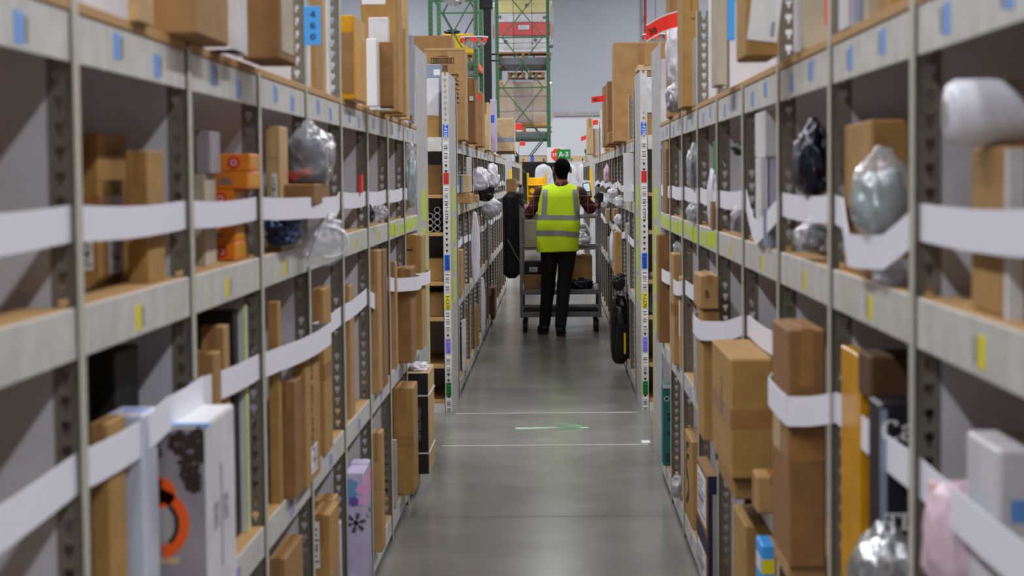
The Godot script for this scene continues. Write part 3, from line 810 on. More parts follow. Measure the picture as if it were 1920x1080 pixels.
	pack("carton", "black box standing at the back behind the white picture box", "box", -0.861, -0.812, 0.730, 1.269, 3.500, 3.700, "black_card", 0)
	o = pack("picture_box", "white retail box with an orange ring and pine cones printed on its front", "box", -0.757, -0.639, 0.730, 1.142, 3.450, 3.770, "white", 0)
	picture_print(o)
	o = pack("flat_box", "bluish white carton next to the box printed with an orange ring", "carton", -0.780, -0.714, 0.730, 1.183, 3.280, 3.400, "ice", 0)
	face(o, dims(o), "top", 0.3, 0.9, 0.1, 0.25, M.pink_label, "stripe", 0.0012)
	face(o, dims(o), "top", 0.3, 0.9, 0.35, 0.6, M.label_blue, "stripe", 0.0012)
	pack("carton", "narrow kraft box beside the bluish white carton", "carton", -0.763, -0.732, 0.730, 1.190, 3.100, 3.220, "kraft4")
	pack("carton", "taped kraft carton behind the printed retail box, nearer of two", "carton", -0.783, -0.726, 0.730, 1.218, 4.050, 4.130, "kraft1", 2)
	pack("carton", "taped kraft carton behind the printed retail box, farther of two", "carton", -0.799, -0.745, 0.730, 1.258, 4.280, 4.350, "kraft0", 2)
	pack("carton", "large black box at the back behind the taped kraft cartons", "box", -0.856, -0.766, 0.730, 1.275, 4.530, 4.600, "black_card", 0)
	o = pack("flat_box", "thin white box with a yellow green edge by the taped cartons", "carton", -0.778, -0.754, 0.730, 1.284, 4.610, 4.670, "white", 0)
	face(o, dims(o), "left", 0, 0.4, 0, 1, M.lime_patch, "edge", 0.0012)
	pack("board", "thin kraft board leaning at the back of the shelf with the open-end carton", "carton", -0.758, -0.731, 0.730, 1.264, 5.020, 5.080, "kraft4", 0)
	pack("carton", "brown carton just in front of the carton printed along its side", "carton", -0.735, -0.701, 0.730, 1.045, 5.100, 5.240, "kraft3")
	pack("carton", "flat brown carton at the back beside the thin leaning board", "carton", -0.770, -0.744, 0.730, 1.016, 5.120, 5.200, "kraft1")
	o = pack("carton", "bowed kraft carton printed with large words along its side", "carton", -0.729, -0.693, 0.730, 1.117, 5.270, 5.580, "kraft4")
	print_on(o, dims(o), "left", 0.42, 0.58, "OPEN THIS END", 0.028, M.print_brown, 90, "Droid Sans")
	shipping_label(o, "left", 0.3, 0.72, 0.06, 0.26)
	pack("carton", "kraft carton behind the white band beyond the printed carton", "carton", -0.753, -0.717, 0.730, 1.246, 5.900, 6.100, "kraft4", 2)
	pack("board", "thin kraft pack standing near the post behind the white band", "carton", -0.765, -0.733, 0.730, 1.206, 6.800, 6.950, "kraft0")
	pack("carton", "tall kraft carton nearer of two standing in the lower white band", "carton", -0.743, -0.705, 0.730, 1.301, 7.600, 7.760, "kraft0")
	pack("carton", "tall kraft carton farther of two standing in the lower white band", "carton", -0.728, -0.704, 0.730, 1.293, 7.800, 8.000, "kraft3")
	pack("carton", "dark kraft carton jutting out through the lower white band", "carton", -0.749, -0.670, 0.730, 1.170, 8.860, 9.170, "kraft3")
	pack("carton", "thin kraft carton tucked beside the dark jutting carton", "carton", -0.746, -0.719, 0.730, 1.210, 8.600, 8.700, "kraft0")
	o = pack("carton", "tallest kraft carton by the left end plate", "carton", -0.754, -0.666, 0.730, 1.303, 9.550, 9.850, "kraft4")
	lines_on(o, dims(o), "cam", 0.15, 0.5, 0.86, 0.9, 1, M.print_brown, false)
	pack("carton", "low kraft carton at the very bottom of the picture on the left", "carton", -0.772, -0.726, 0.115, 0.577, 5.050, 5.400, "kraft1")
	o = pack("carton", "labelled kraft carton on the lowest left shelf", "carton", -0.761, -0.702, 0.115, 0.554, 5.850, 6.100, "kraft4", 2)
	shipping_label(o, "cam", 0.12, 0.45, 0.62, 0.95)
	pack("carton", "kraft carton behind the labelled carton on the lowest left shelf", "carton", -0.793, -0.727, 0.115, 0.543, 6.180, 6.320, "kraft0")
	o = pack("flat_box", "white box with red corner beside the snowflake boxes", "box", -0.775, -0.735, 0.115, 0.428, 6.360, 6.460, "white", 0)
	face(o, dims(o), "cam", 0, 1, 0.8, 0.9, M.red, "red_panel", 0.0012)
	o = pack("retail_box", "lilac box with a dark snowflake, nearest of three", "box", -0.735, -0.669, 0.115, 0.574, 6.560, 6.660, "lilac", 0, 0, "lilac snowflake boxes")
	snowflake_print(o)
	o = pack("retail_box", "lilac box with a dark snowflake, middle of three", "box", -0.739, -0.673, 0.115, 0.569, 6.680, 6.780, "lilac", 0, 0, "lilac snowflake boxes")
	snowflake_print(o)
	o = pack("retail_box", "lilac box with a dark snowflake, farthest of three", "box", -0.743, -0.676, 0.115, 0.572, 6.800, 6.900, "lilac", 0, 0, "lilac snowflake boxes")
	snowflake_print(o)
	pack("carton", "tall narrow kraft carton next to the snowflake boxes", "carton", -0.731, -0.691, 0.115, 0.588, 7.480, 7.620, "kraft0")
	pack("board", "grey board standing before the kraft carton with crushed edges", "board", -0.745, -0.717, 0.115, 0.421, 8.500, 8.530, "grey_card", 0)
	pack("carton", "kraft carton with crushed edges beside the black strapped box", "carton", -0.763, -0.666, 0.115, 0.616, 8.850, 9.150, "kraft4", 2)
	o = pack("strapped_box", "black faced carton with two white straps standing over the aisle floor", "carton", -0.750, -0.638, 0.115, 0.619, 9.480, 9.950, "kraft2", 0)
	face(o, dims(o), "cam", 0, 1, 0, 1, M.black_card, "black_face", 0.0012)
	face(o, dims(o), "cam", 0, 1, 0.2, 0.215, M.white, "strap", 0.004)
	face(o, dims(o), "cam", 0, 1, 0.77, 0.785, M.white, "strap", 0.004)
	face(o, dims(o), "left", 0, 1, 0.2, 0.215, M.white, "strap", 0.004)
	face(o, dims(o), "left", 0, 1, 0.77, 0.785, M.white, "strap", 0.004)
	print_on(o, dims(o), "cam", 0.6, 0.5, "LIFT THIS PANEL", 0.016, M.print_grey, 90, "Droid Sans")
	bag("plastic_bag", "white poly mailer lying on the black strapped carton", "bag", Vector3(-0.695, 0.607, -9.650), Vector3(0.048, 0.027, 0.080), "white_bag", 14, "", 0.11)
	o = pack("carton", "kraft carton with a white document pouch on the upper right shelf", "carton", 0.447, 0.524, 1.860, 2.300, 4.500, 4.740, "kraft4")
	pouch(o)
	lines_on(o, dims(o), "cam", 0, 0.22, 0.45, 0.75, 5, M.print_brown, false)
	pack("board", "blue sign board half hidden behind the carton with the document pouch", "sign", 0.478, 0.497, 1.955, 2.300, 5.300, 5.320, "sky_blue", 0)
	o = pack("carton", "tall kraft carton with a printed outline on the upper right shelf", "carton", 0.519, 0.583, 1.860, 2.500, 7.750, 8.100, "kraft4")
	lines_on(o, dims(o), "cam", 0.5, 0.95, 0.55, 0.56, 1, M.print_brown, false)
	lines_on(o, dims(o), "cam", 0.5, 0.95, 0.86, 0.87, 1, M.print_brown, false)
	lines_on(o, dims(o), "cam", 0.52, 0.54, 0.55, 0.87, 1, M.print_brown, false)
	pack("flat_box", "white backed board standing on the upper right shelf behind the post", "board", 0.545, 0.561, 1.860, 2.300, 4.350, 4.400, "white", 0)
	o = pack("flat_box", "beige flat box with a red edge on the upper right shelf", "box", 0.552, 0.610, 1.860, 2.300, 4.280, 4.340, "beige_card", 0)
	face(o, dims(o), "cam", 0.84, 0.98, 0.12, 1, M.sign_red, "red_edge", 0.0012)
	o = pack("flat_box", "white box nearest the red edged flat box on the upper right shelf", "box", 0.552, 0.570, 1.860, 2.300, 3.620, 3.750, "white", 0)
	face(o, dims(o), "cam", 0, 0.1, 0, 1, M.crimson, "edge", 0.0012)
	pack("flat_box", "slate blue box on the upper right shelf between two white boxes", "box", 0.561, 0.577, 1.860, 2.300, 3.560, 3.700, "slate_card", 0)
	pack("flat_box", "pale beige box at the near end of the upper right shelf", "box", 0.568, 0.607, 1.860, 2.300, 3.500, 3.640, "beige_card", 0)
	pack("carton", "kraft carton beside the post at the near end of the upper right shelf", "carton", 0.576, 0.616, 1.860, 2.300, 3.300, 3.450, "kraft4")
	pack("board", "light grey board leaning on the upper right shelf behind the tall outlined carton", "board", 0.549, 0.583, 1.860, 2.123, 7.600, 7.650, "grey_card", 0)
	pack("flat_box", "white sheet hanging above the grey board on the upper right shelf", "paper", 0.538, 0.566, 2.060, 2.320, 6.700, 6.720, "paper", 0)
	pack("flat_box", "pale carton on the upper right shelf beside the document pouch carton", "carton", 0.497, 0.528, 1.860, 2.250, 5.900, 6.100, "beige_card", 0)
	bag("plastic_bag", "stuffed white poly bag slumped on the upper right shelf, upper of two", "bag", Vector3(0.535, 1.990, -8.600), Vector3(0.033, 0.148, 0.080), "white_bag", 21, "", 0.14)
	bag("plastic_bag", "stuffed white poly bag slumped on the upper right shelf, lower of two", "bag", Vector3(0.538, 1.862, -8.500), Vector3(0.045, 0.066, 0.100), "grey_bag", 22, "", 0.14)
	pack("carton", "kraft carton rising behind the white poly bags on the upper right shelf", "carton", 0.540, 0.605, 1.860, 2.450, 9.000, 9.300, "kraft1", 2)
	roll("film_roll", "white wrapped roll lying across the kraft box at the right edge", 0.529, 0.700, 1.666, 2.620, .045)
	o = pack("carton", "kraft box with a white packet holding up the wrapped roll", "carton", 0.582, 0.654, 1.395, 1.620, 2.500, 2.700, "kraft4")
	face(o, dims(o), "cam", 0, 0.3, 0, 0.98, M.white, "packet", 0.02)
	bag("plastic_bag", "small black bundle at the front of the shelf at the right edge", "bag", Vector3(0.624, 1.393, -2.620), Vector3(0.016, 0.015, 0.020), "black_bag", 30, "", 0.09)
	o = pack("parcel", "crumpled kraft paper parcel behind the silver bag", "carton", 0.572, 0.640, 1.395, 1.682, 3.450, 3.860, "kraft4", 0, -2)
	face(o, dims(o), "cam", 0.1, 0.4, 0.1, 0.9, M.tape, "tape_patch", 0.0012)
	bag("plastic_bag", "shiny grey green bubble bag bulging over the white band on the right", "bag", Vector3(0.560, 1.471, -3.300), Vector3(0.055, 0.081, 0.050), "clear_bag", 31, "sage_bag", 0.08)
	bag("plastic_bag", "clear bag spilling over the shelf edge below the shiny bubble bag", "bag", Vector3(0.576, 1.392, -3.250), Vector3(0.036, 0.025, 0.040), "clear_bag", 32, "grey_bag", 0.14)
	bag("plastic_bag", "tall dark plastic bundle behind the post next to the paper parcel", "bag", Vector3(0.575, 1.534, -4.300), Vector3(0.036, 0.084, 0.080), "navy_bag", 33, "", 0.16)
	bag("plastic_bag", "clear crumpled bag below the white band beside the dark bundle", "bag", Vector3(0.566, 1.412, -4.250), Vector3(0.035, 0.038, 0.070), "clear_bag", 34, "navy_bag", 0.14)
	pack("flat_box", "white carton resting on top of two slim white cartons", "box", 0.561, 0.601, 1.633, 1.755, 5.150, 5.400, "white", 0)
	pack("flat_box", "slim white carton on the right shelf, outer of two", "box", 0.552, 0.571, 1.395, 1.631, 5.160, 5.300, "white", 0)
	pack("flat_box", "slim white carton on the right shelf, inner of two", "box", 0.575, 0.598, 1.395, 1.630, 5.160, 5.300, "lilac", 0)
	tin("blue_tube", "blue tube standing below the slim white cartons", Vector3(0.558, 1.397, -5.0), .018, .1, M.slate_card)
	bag("plastic_bag", "black cable bundle hanging high beside the post", "bag", Vector3(0.568, 1.644, -5.900), Vector3(0.023, 0.020, 0.030), "black_bag", 35, "", 0.18)
	bag("plastic_bag", "small clear bag with dark contents near the slim white cartons", "bag", Vector3(0.569, 1.405, -5.950), Vector3(0.023, 0.043, 0.050), "clear_bag", 36, "navy_bag", 0.18)
	bag("plastic_bag", "white and green wrapped bundle standing behind the posts", "bag", Vector3(0.565, 1.397, -6.900), Vector3(0.019, 0.107, 0.060), "white_bag", 37, "", 0.09)
	pack("carton", "narrow green packet beside the white bundle behind the posts", "packet", 0.583, 0.595, 1.395, 1.709, 7.000, 7.100, "green", 0)
	pack("carton", "small brown box below the white bundle", "box", 0.552, 0.567, 1.395, 1.494, 6.750, 6.850, "kraft3", 0)
	bag("plastic_bag", "dark clothing in crumpled film on the right shelf", "bag", Vector3(0.562, 1.527, -7.750), Vector3(0.028, 0.095, 0.090), "clear_bag", 38, "navy_bag", 0.18)
	bag("plastic_bag", "clear bag beneath the dark film wrapped clothing", "bag", Vector3(0.555, 1.396, -7.700), Vector3(0.026, 0.043, 0.080), "clear_bag", 39, "grey_bag", 0.18)
	pack("carton", "kraft carton behind the right end post, lowest of three", "carton", 0.556, 0.601, 1.395, 1.611, 9.600, 9.900, "kraft3")
	pack("carton", "kraft carton behind the right end post, middle of three", "carton", 0.556, 0.601, 1.614, 1.715, 9.600, 9.900, "kraft3")
	pack("carton", "kraft carton behind the right end post, topmost of three", "carton", 0.562, 0.601, 1.717, 1.765, 9.600, 9.900, "kraft4")
	o = pack("flat_box", "white carton with pale blue print at the right edge", "carton", 0.587, 0.670, 0.730, 1.217, 2.550, 2.750, "white", 0)
	face(o, dims(o), "right", 0.25, 0.55, 0.72, 0.8, M.label_blue, "blue_print", 0.0012)
	face(o, dims(o), "cam", 0.2, 0.7, 0.8, 0.86, M.label_blue, "blue_print", 0.0012)
	bag("plastic_bag", "pink and white mailer bag below the white carton at the right edge", "bag", Vector3(0.585, 0.969, -2.780), Vector3(0.054, 0.085, 0.050), "pink_bag", 40, "", 0.06)
	o = pack("mailer", "red printed sheet over the pink mailer bag", "packet", 0.556, 0.599, 0.730, 1.125, 2.850, 2.870, "pink_label", 0)
	face(o, dims(o), "cam", 0.1, 1, 0.9, 0.97, M.sign_red, "red_band", 0.0012)
	pack("yellow_box", "yellow cardboard box standing behind the post on the right", "box", 0.561, 0.588, 0.730, 1.249, 3.550, 3.780, "yellow_bag", 0)
	pack("carton", "dark brown carton above the black lettered box", "carton", 0.556, 0.658, 1.183, 1.263, 3.400, 3.540, "kraft_dark", 0)
	o = pack("lettered_box", "black box with white lettering behind the right post", "box", 0.553, 0.644, 0.730, 1.192, 3.280, 3.400, "blue_black", 0)
	print_on(o, dims(o), "cam", 0.34, 0.9, "Ca", 0.038, M.paper, 0, "Droid Serif")
	print_on(o, dims(o), "cam", 0.32, 0.56, "TI", 0.03, M.paper, 0, "Droid Serif")
	face(o, dims(o), "cam", 0, 0.13, 0.3, 0.98, M.slate_card, "side_strip", 0.0012)
	bag("plastic_bag", "shiny silver foil bag at the bottom right beneath the black lettered box", "bag", Vector3(0.535, 0.848, -3.120), Vector3(0.062, 0.085, 0.050), "silver_bag", 41, "", 0.07)
	o = pack("carton", "tall brown carton bound by the lower white band on the right", "carton", 0.484, 0.562, 0.760, 1.263, 4.000, 4.300, "kraft3", 2)
	face(o, dims(o), "right", 0.1, 0.5, 0.45, 0.6, M.clear_tape, "tape_patch", 0.0012)
	pack("board", "flat kraft board under the tall brown carton", "carton", 0.486, 0.565, 0.730, 0.759, 4.020, 4.280, "kraft0", 0)
	o = pack("carton", "broad taped kraft carton next to the tall brown carton", "carton", 0.455, 0.715, 0.790, 1.107, 5.000, 5.600, "kraft4", 2)
	print_on(o, dims(o), "right", 0.55, 0.6, "FRAGILE", 0.02, M.print_brown, 90, "Droid Sans")
	pack("board", "folded kraft board under the broad taped carton", "carton", 0.467, 0.707, 0.730, 0.789, 5.040, 5.560, "kraft1", 0)
	o = pack("carton", "small kraft carton held up in the lower white band", "carton", 0.463, 0.523, 1.157, 1.265, 6.150, 6.450, "kraft0")
	lines_on(o, dims(o), "cam", 0.25, 0.5, 0.35, 0.6, 4, M.print_brown, false)
	pack("carton", "narrow kraft carton carrying the small carton in the white band", "carton", 0.473, 0.528, 0.730, 1.152, 6.170, 6.400, "kraft4")
	tin("black_tub", "black round tub on the shelf behind the broad taped carton", Vector3(0.536, .731, -5.75), .06, .28, M.black)
	pack("carton", "small kraft carton lying at the shelf edge behind the broad carton", "carton", 0.552, 0.598, 0.730, 0.828, 7.550, 7.700, "kraft0")
	o = pack("carton", "kraft carton with a white label strip in the lower white band", "carton", 0.550, 0.670, 0.730, 1.139, 8.450, 8.600, "kraft0")
	face(o, dims(o), "right", 0.3, 0.55, 0.35, 0.8, M.paper, "label_strip", 0.0012)
	pack("carton", "tall kraft carton standing just beyond the carton with a white label strip", "carton", 0.530, 0.650, 0.730, 1.235, 8.650, 8.850, "kraft0", 2)
	pack("carton", "kraft carton with torn tape standing behind the two banded cartons", "carton", 0.560, 0.660, 0.730, 1.165, 8.900, 9.000, "kraft5", 2)
	bag("plastic_bag", "small clear bag resting above the banded kraft cartons", "bag", Vector3(0.583, 1.214, -9.100), Vector3(0.023, 0.030, 0.040), "clear_bag", 43, "", 0.18)
	pack("carton", "tall kraft carton beside the right end plate", "carton", 0.527, 0.627, 0.730, 1.285, 9.850, 10.050, "kraft3")
	pack("flat_box", "pale grey board standing behind the banded cartons on the right", "board", 0.526, 0.552, 0.730, 1.064, 7.200, 7.250, "grey_card", 0)
	o = pack("teal_box", "teal box with round emblem on the lowest right shelf", "box", 0.539, 0.582, 0.115, 0.527, 9.700, 9.850, "teal", 0)
	teal_print(o)
	bag("plastic_bag", "clear bag poking over the floor beside the teal box", "bag", Vector3(0.547, 0.117, -8.700), Vector3(0.029, 0.053, 0.050), "clear_bag", 44, "grey_bag", 0.14)
	o = pack("carton", "kraft carton with a printed black swoosh on its aisle side", "carton", 0.558, 0.648, 0.115, 0.485, 7.920, 8.500, "kraft4")
	swoosh_print(o)
	pack("carton", "small brown carton behind the carton with a black swoosh", "carton", 0.575, 0.640, 0.115, 0.548, 8.560, 8.700, "kraft1")
	o = pack("tall_box", "navy and kraft tall box with white labels on its aisle side", "box", 0.518, 0.558, 0.115, 0.544, 6.620, 7.100, "kraft3", 0)
	face(o, dims(o), "cam", 0.1, 1, 0, 1, M.navy, "navy_face", 0.0012)
	face(o, dims(o), "cam", 0.5, 1, 0, 0.85, M.grey_card, "grey_panel", 0.002)
	shipping_label(o, "right", 0.1, 0.9, 0.55, 0.95)
	face(o, dims(o), "right", 0, 1, 0.35, 0.5, M.navy, "navy_patch", 0.0012)
	shipping_label(o, "right", 0.1, 0.9, 0.05, 0.33)
	pack("carton", "slim pale carton leaning behind the tall navy box", "carton", 0.533, 0.557, 0.115, 0.503, 7.150, 7.300, "kraft2")
	pack("carton", "kraft carton at the bottom edge of the picture under the broad carton", "carton", 0.511, 0.691, 0.115, 0.631, 5.200, 5.550, "kraft4")
	o = pack("retail_box", "blue and yellow box at the bottom edge of the picture", "box", 0.517, 0.597, 0.115, 0.647, 4.840, 4.980, "sky_blue", 0)
	face(o, dims(o), "cam", 0, 1, 0.86, 0.93, M.label_yellow, "yellow_panel", 0.0012)
	face(o, dims(o), "right", 0.1, 0.9, 0.86, 0.93, M.white, "white_panel", 0.0012)
	pack("carton", "small kraft carton beside the blue and yellow box", "carton", 0.548, 0.583, 0.115, 0.652, 4.830, 4.950, "kraft0")
	pack("carton", "kraft carton standing on the shelf beside the tall brown carton", "carton", 0.504, 0.604, 0.730, 0.826, 4.820, 4.950, "kraft0")

func mid_items():
	var o: Node3D
	pack("carton", "kraft box on the end shelving under the white board, far left rack", "carton", -0.897, -0.778, 1.860, 2.010, 13.000, 13.300, "kraft4")
	pack("board", "white board standing on top of the end shelving, left side", "board", -0.925, -0.799, 1.860, 2.276, 13.350, 13.400, "white", 0)
	o = pack("flat_box", "blue grey box with a small label on the left end shelving", "box", -0.938, -0.786, 1.860, 2.380, 13.450, 13.620, "slate_card", 0)
	face(o, dims(o), "cam", 0.65, 0.95, 0.85, 0.93, M.paper, "small_label", 0.0012)
	o = pack("carton", "big kraft carton with printed bars on its front, towering over the left rack", "carton", -0.940, -0.650, 1.860, 2.527, 14.000, 14.550, "kraft0")
	bars_print(o)
	pack("carton", "wide kraft carton standing highest behind the big carton with printed bars", "carton", -1.075, -0.784, 1.860, 2.679, 14.800, 15.300, "kraft1")
	o = pack("carton", "tall kraft carton with a scrap of white film beside the barred big carton", "carton", -0.700, -0.620, 1.860, 2.372, 15.200, 15.700, "kraft3")
	face(o, dims(o), "cam", 0.4, 0.8, 0.65, 0.72, M.white, "film_scrap", 0.01)
	pack("carton", "pale tall carton beyond the slotted posts on the left", "carton", -0.731, -0.650, 1.860, 2.338, 19.300, 19.800, "kraft5")
	o = pack("carton", "kraft carton with an orange flap behind the pale tall carton", "carton", -0.746, -0.633, 1.860, 2.343, 17.000, 17.600, "kraft1")
	face(o, dims(o), "cam", 0, 0.9, 0.85, 0.95, M.sign_red, "flap", 0.0012)
	o = pack("flat_box", "white and blue wrapped panel beside the pale tall carton", "packaging", -0.673, -0.611, 1.860, 2.410, 20.300, 20.600, "lilac", 0)
	face(o, dims(o), "cam", 0, 0.7, 0.55, 0.7, M.deep_blue, "blue_mark", 0.0012)
	o = pack("carton", "light carton with a dark tape band and clear wrap, hanging out of the left rack", "carton", -0.670, -0.461, 1.860, 2.265, 22.200, 22.900, "kraft5", 0)
	face(o, dims(o), "cam", 0, 1, 0.33, 0.46, M.slate_card, "tape_band", 0.0012)
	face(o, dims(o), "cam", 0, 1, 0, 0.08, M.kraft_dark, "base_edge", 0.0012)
	o = pack("carton", "small kraft carton with a printed side behind the upper band, left rack", "box", -0.756, -0.630, 1.475, 1.611, 14.200, 14.500, "kraft5", 0)
	face(o, dims(o), "cam", 0.3, 0.62, 0, 0.95, M.slate_card, "side_print", 0.0012)
	face(o, dims(o), "cam", 0.45, 0.5, 0, 0.95, M.ink, "bar", 0.0012)
	pack("carton", "kraft carton lying below the upper band on the left rack", "carton", -0.766, -0.624, 1.395, 1.469, 14.200, 14.700, "kraft0")
	pack("carton", "shorter kraft carton beside the one below the upper band, left rack", "carton", -0.676, -0.605, 1.395, 1.450, 15.000, 15.400, "kraft0")
	pack("sheet", "white plastic sleeve hanging over the posts of the left rack", "packaging", -0.676, -0.635, 1.493, 1.746, 14.720, 14.740, "white", 0)
	bag("plastic_bag", "white poly bag billowing from the left rack, nearer of two", "bag", Vector3(-0.659, 1.474, -16.971), Vector3(0.080, 0.104, 0.100), "white_bag", 61, "", 0.18)
	bag("plastic_bag", "white poly bag billowing from the left rack, farther of two", "bag", Vector3(-0.659, 1.429, -20.136), Vector3(0.073, 0.145, 0.100), "white_bag", 62, "", 0.18)
	bag("plastic_bag", "black poly bag hanging between the white bags and the grey netting", "bag", Vector3(-0.636, 1.367, -17.600), Vector3(0.078, 0.098, 0.080), "black_bag", 63, "", 0.16)
	bag("plastic_bag", "clear netted bag sagging under the black poly bag", "bag", Vector3(-0.646, 1.191, -19.008), Vector3(0.116, 0.106, 0.080), "clear_bag", 64, "grey_bag", 0.14)
	bag("plastic_bag", "long white film streaming down the left rack to the lower shelf", "bag", Vector3(-0.653, 0.728, -15.632), Vector3(0.035, 0.287, 0.020), "white_bag", 65, "", 0.11)
	bag("plastic_bag", "white film hanging to the floor at the foot of the left rack", "bag", Vector3(-0.648, 0.185, -16.971), Vector3(0.024, 0.259, 0.020), "white_bag", 66, "", 0.09)
	pack("carton", "dark brown carton jutting into the aisle low on the left", "carton", -0.761, -0.658, 0.060, 0.401, 20.600, 21.200, "kraft_dark")
	pack("flat_box", "tall white box with dark slots on the lowest left shelf beyond the cross aisle", "box", -0.721, -0.693, 0.115, 0.503, 14.600, 14.750, "white", 0)
	o = pack("carton", "very large plain kraft carton towering over the right rack", "carton", 0.478, 0.904, 1.860, 2.647, 15.300, 15.900, "kraft0")
	face(o, dims(o), "cam", 0, 1, 0.985, 1, M.kraft2, "top_edge", 0.0012)
	pack("carton", "kraft carton beside the very large plain carton on the right, nearer of two", "carton", 0.461, 0.761, 1.860, 2.405, 16.600, 17.200, "kraft3")
	pack("carton", "kraft carton beside the very large plain carton on the right, farther of two", "carton", 0.455, 0.755, 1.860, 2.420, 17.800, 18.300, "kraft1")
	pack("carton", "small open kraft carton under the very large plain carton", "carton", 0.456, 0.736, 1.860, 1.961, 16.200, 16.500, "kraft4")
	pack("carton", "pale flat carton topping the stack on the right end shelving", "carton", 0.584, 0.717, 2.318, 2.355, 13.400, 13.800, "kraft5")
	pack("carton", "brown carton under the pale flat carton on the right end shelving", "carton", 0.595, 0.716, 2.277, 2.314, 13.400, 13.800, "kraft1")
	pack("flat_box", "white panel standing below the stack on the right end shelving", "board", 0.609, 0.716, 2.023, 2.273, 13.400, 13.800, "white", 0)
	pack("carton", "kraft carton at the bottom of the stack on the right end shelving", "carton", 0.615, 0.715, 1.860, 2.019, 13.400, 13.800, "kraft4")
	pack("sheet", "white sheet hanging from the right rack beneath a red marker", "paper", 0.552, 0.637, 1.862, 2.180, 27.850, 27.880, "paper", 0)
	pack("carton", "tall kraft carton beyond the white hanging sheet on the right", "carton", 0.405, 0.484, 1.860, 2.310, 24.000, 24.500, "kraft5")
	pack("flat_box", "plain white carton behind the upper band on the right rack", "box", 0.516, 0.583, 1.395, 1.756, 14.200, 14.500, "white_gloss", 0)
	pack("carton", "square kraft carton in the lower band of the right rack, nearer of two", "carton", 0.539, 0.679, 1.170, 1.287, 17.600, 18.000, "kraft0")
	pack("carton", "square kraft carton in the lower band of the right rack, farther of two", "carton", 0.540, 0.680, 1.104, 1.244, 20.200, 20.600, "kraft5")
	pack("carton", "tall kraft carton below the lower band on the right rack", "carton", 0.473, 0.523, 0.730, 1.146, 15.200, 15.600, "kraft4")
	bag("plastic_bag", "long white bag beside the tall kraft carton on the right rack", "bag", Vector3(0.534, 0.781, -18.000), Vector3(0.025, 0.160, 0.040), "white_bag", 71, "", 0.09)
	bag("plastic_bag", "white poly bag on the shelf edge of the right rack, nearer of three", "bag", Vector3(0.537, 1.324, -15.934), Vector3(0.044, 0.053, 0.060), "clear_bag", 72, "white_bag", 0.16)
	bag("plastic_bag", "white poly bag on the shelf edge of the right rack, middle of three", "bag", Vector3(0.537, 1.389, -17.673), Vector3(0.049, 0.044, 0.060), "white_bag", 73, "", 0.16)
	bag("plastic_bag", "white poly bag on the shelf edge of the right rack, farthest of three", "bag", Vector3(0.537, 1.247, -20.681), Vector3(0.052, 0.069, 0.060), "clear_bag", 74, "white_bag", 0.16)
	bag("plastic_bag", "pinkish bag behind the upper band on the right rack", "bag", Vector3(0.539, 1.519, -19.837), Vector3(0.033, 0.099, 0.060), "pink_bag", 75, "", 0.14)
	bag("plastic_bag", "small white bag tucked in the lower band of the right rack", "bag", Vector3(0.536, 1.176, -16.200), Vector3(0.036, 0.045, 0.040), "white_bag", 76, "", 0.14)
	backpack()
	pack("carton", "medium kraft carton on the lowest shelf, first bay past the left post labels", "carton", -0.977, -0.729, 0.115, 0.329, 13.89, 14.19, "kraft0")
	pack("carton", "medium grey carton on the lowest shelf, first bay past the left post labels", "carton", -0.971, -0.774, 0.115, 0.438, 14.23, 14.37, "grey_card")
	pack("carton", "medium kraft carton on the second shelf, first bay past the left post labels", "carton", -0.805, -0.678, 0.730, 1.064, 13.89, 14.14, "kraft0")
	pack("carton", "medium brown carton on the third shelf, first bay past the left post labels", "carton", -0.983, -0.782, 1.395, 1.694, 13.89, 14.08, "kraft1")
	pack("carton", "medium tan carton on the third shelf, first bay past the left post labels", "carton", -0.925, -0.797, 1.395, 1.635, 14.15, 14.35, "kraft4")
	pack("carton", "medium pale carton on the lowest shelf, first bay past the right post labels", "carton", 0.636, 0.867, 0.115, 0.450, 13.89, 14.14, "kraft5")
	pack("carton", "medium dark brown carton on the lowest shelf, first bay past the right post labels", "carton", 0.607, 0.849, 0.115, 0.491, 14.21, 14.39, "kraft3")
	pack("carton", "medium brown carton on the second shelf, first bay past the right post labels", "carton", 0.631, 0.881, 0.730, 0.981, 13.89, 14.12, "kraft1")
	pack("carton", "medium pale carton on the third shelf, first bay past the right post labels", "carton", 0.605, 0.789, 1.395, 1.645, 13.89, 14.16, "kraft5")
	pack("carton", "medium light kraft carton on the third shelf, first bay past the right post labels", "carton", 0.605, 0.733, 1.395, 1.619, 14.25, 14.58, "kraft2")
	pack("carton", "medium grey carton on the lowest shelf, second bay past the left post labels", "carton", -0.841, -0.718, 0.115, 0.427, 14.78, 14.96, "grey_card")
	pack("carton", "tall dark brown carton on the second shelf, second bay past the right post labels", "carton", 0.665, 0.847, 0.730, 1.234, 14.78, 14.99, "kraft3")
	pack("carton", "tall grey carton on the second shelf, second bay past the right post labels", "carton", 0.563, 0.722, 0.730, 1.215, 15.05, 15.36, "grey_card")
	pack("carton", "low dark brown carton on the third shelf, second bay past the right post labels", "carton", 0.645, 0.798, 1.395, 1.553, 14.78, 14.93, "kraft3")
	pack("carton", "medium kraft carton on the lowest shelf, third bay past the left post labels", "carton", -0.985, -0.731, 0.115, 0.422, 15.67, 15.88, "kraft0")
	pack("carton", "medium brown carton on the lowest shelf, third bay past the left post labels", "carton", -0.845, -0.717, 0.115, 0.506, 15.96, 16.19, "kraft1")
	pack("carton", "medium white carton on the second shelf, third bay past the left post labels", "carton", -0.918, -0.742, 0.730, 1.063, 15.67, 15.88, "white")
	pack("carton", "low brown carton on the third shelf, third bay past the left post labels", "carton", -0.930, -0.735, 1.395, 1.537, 15.67, 15.92, "kraft1")
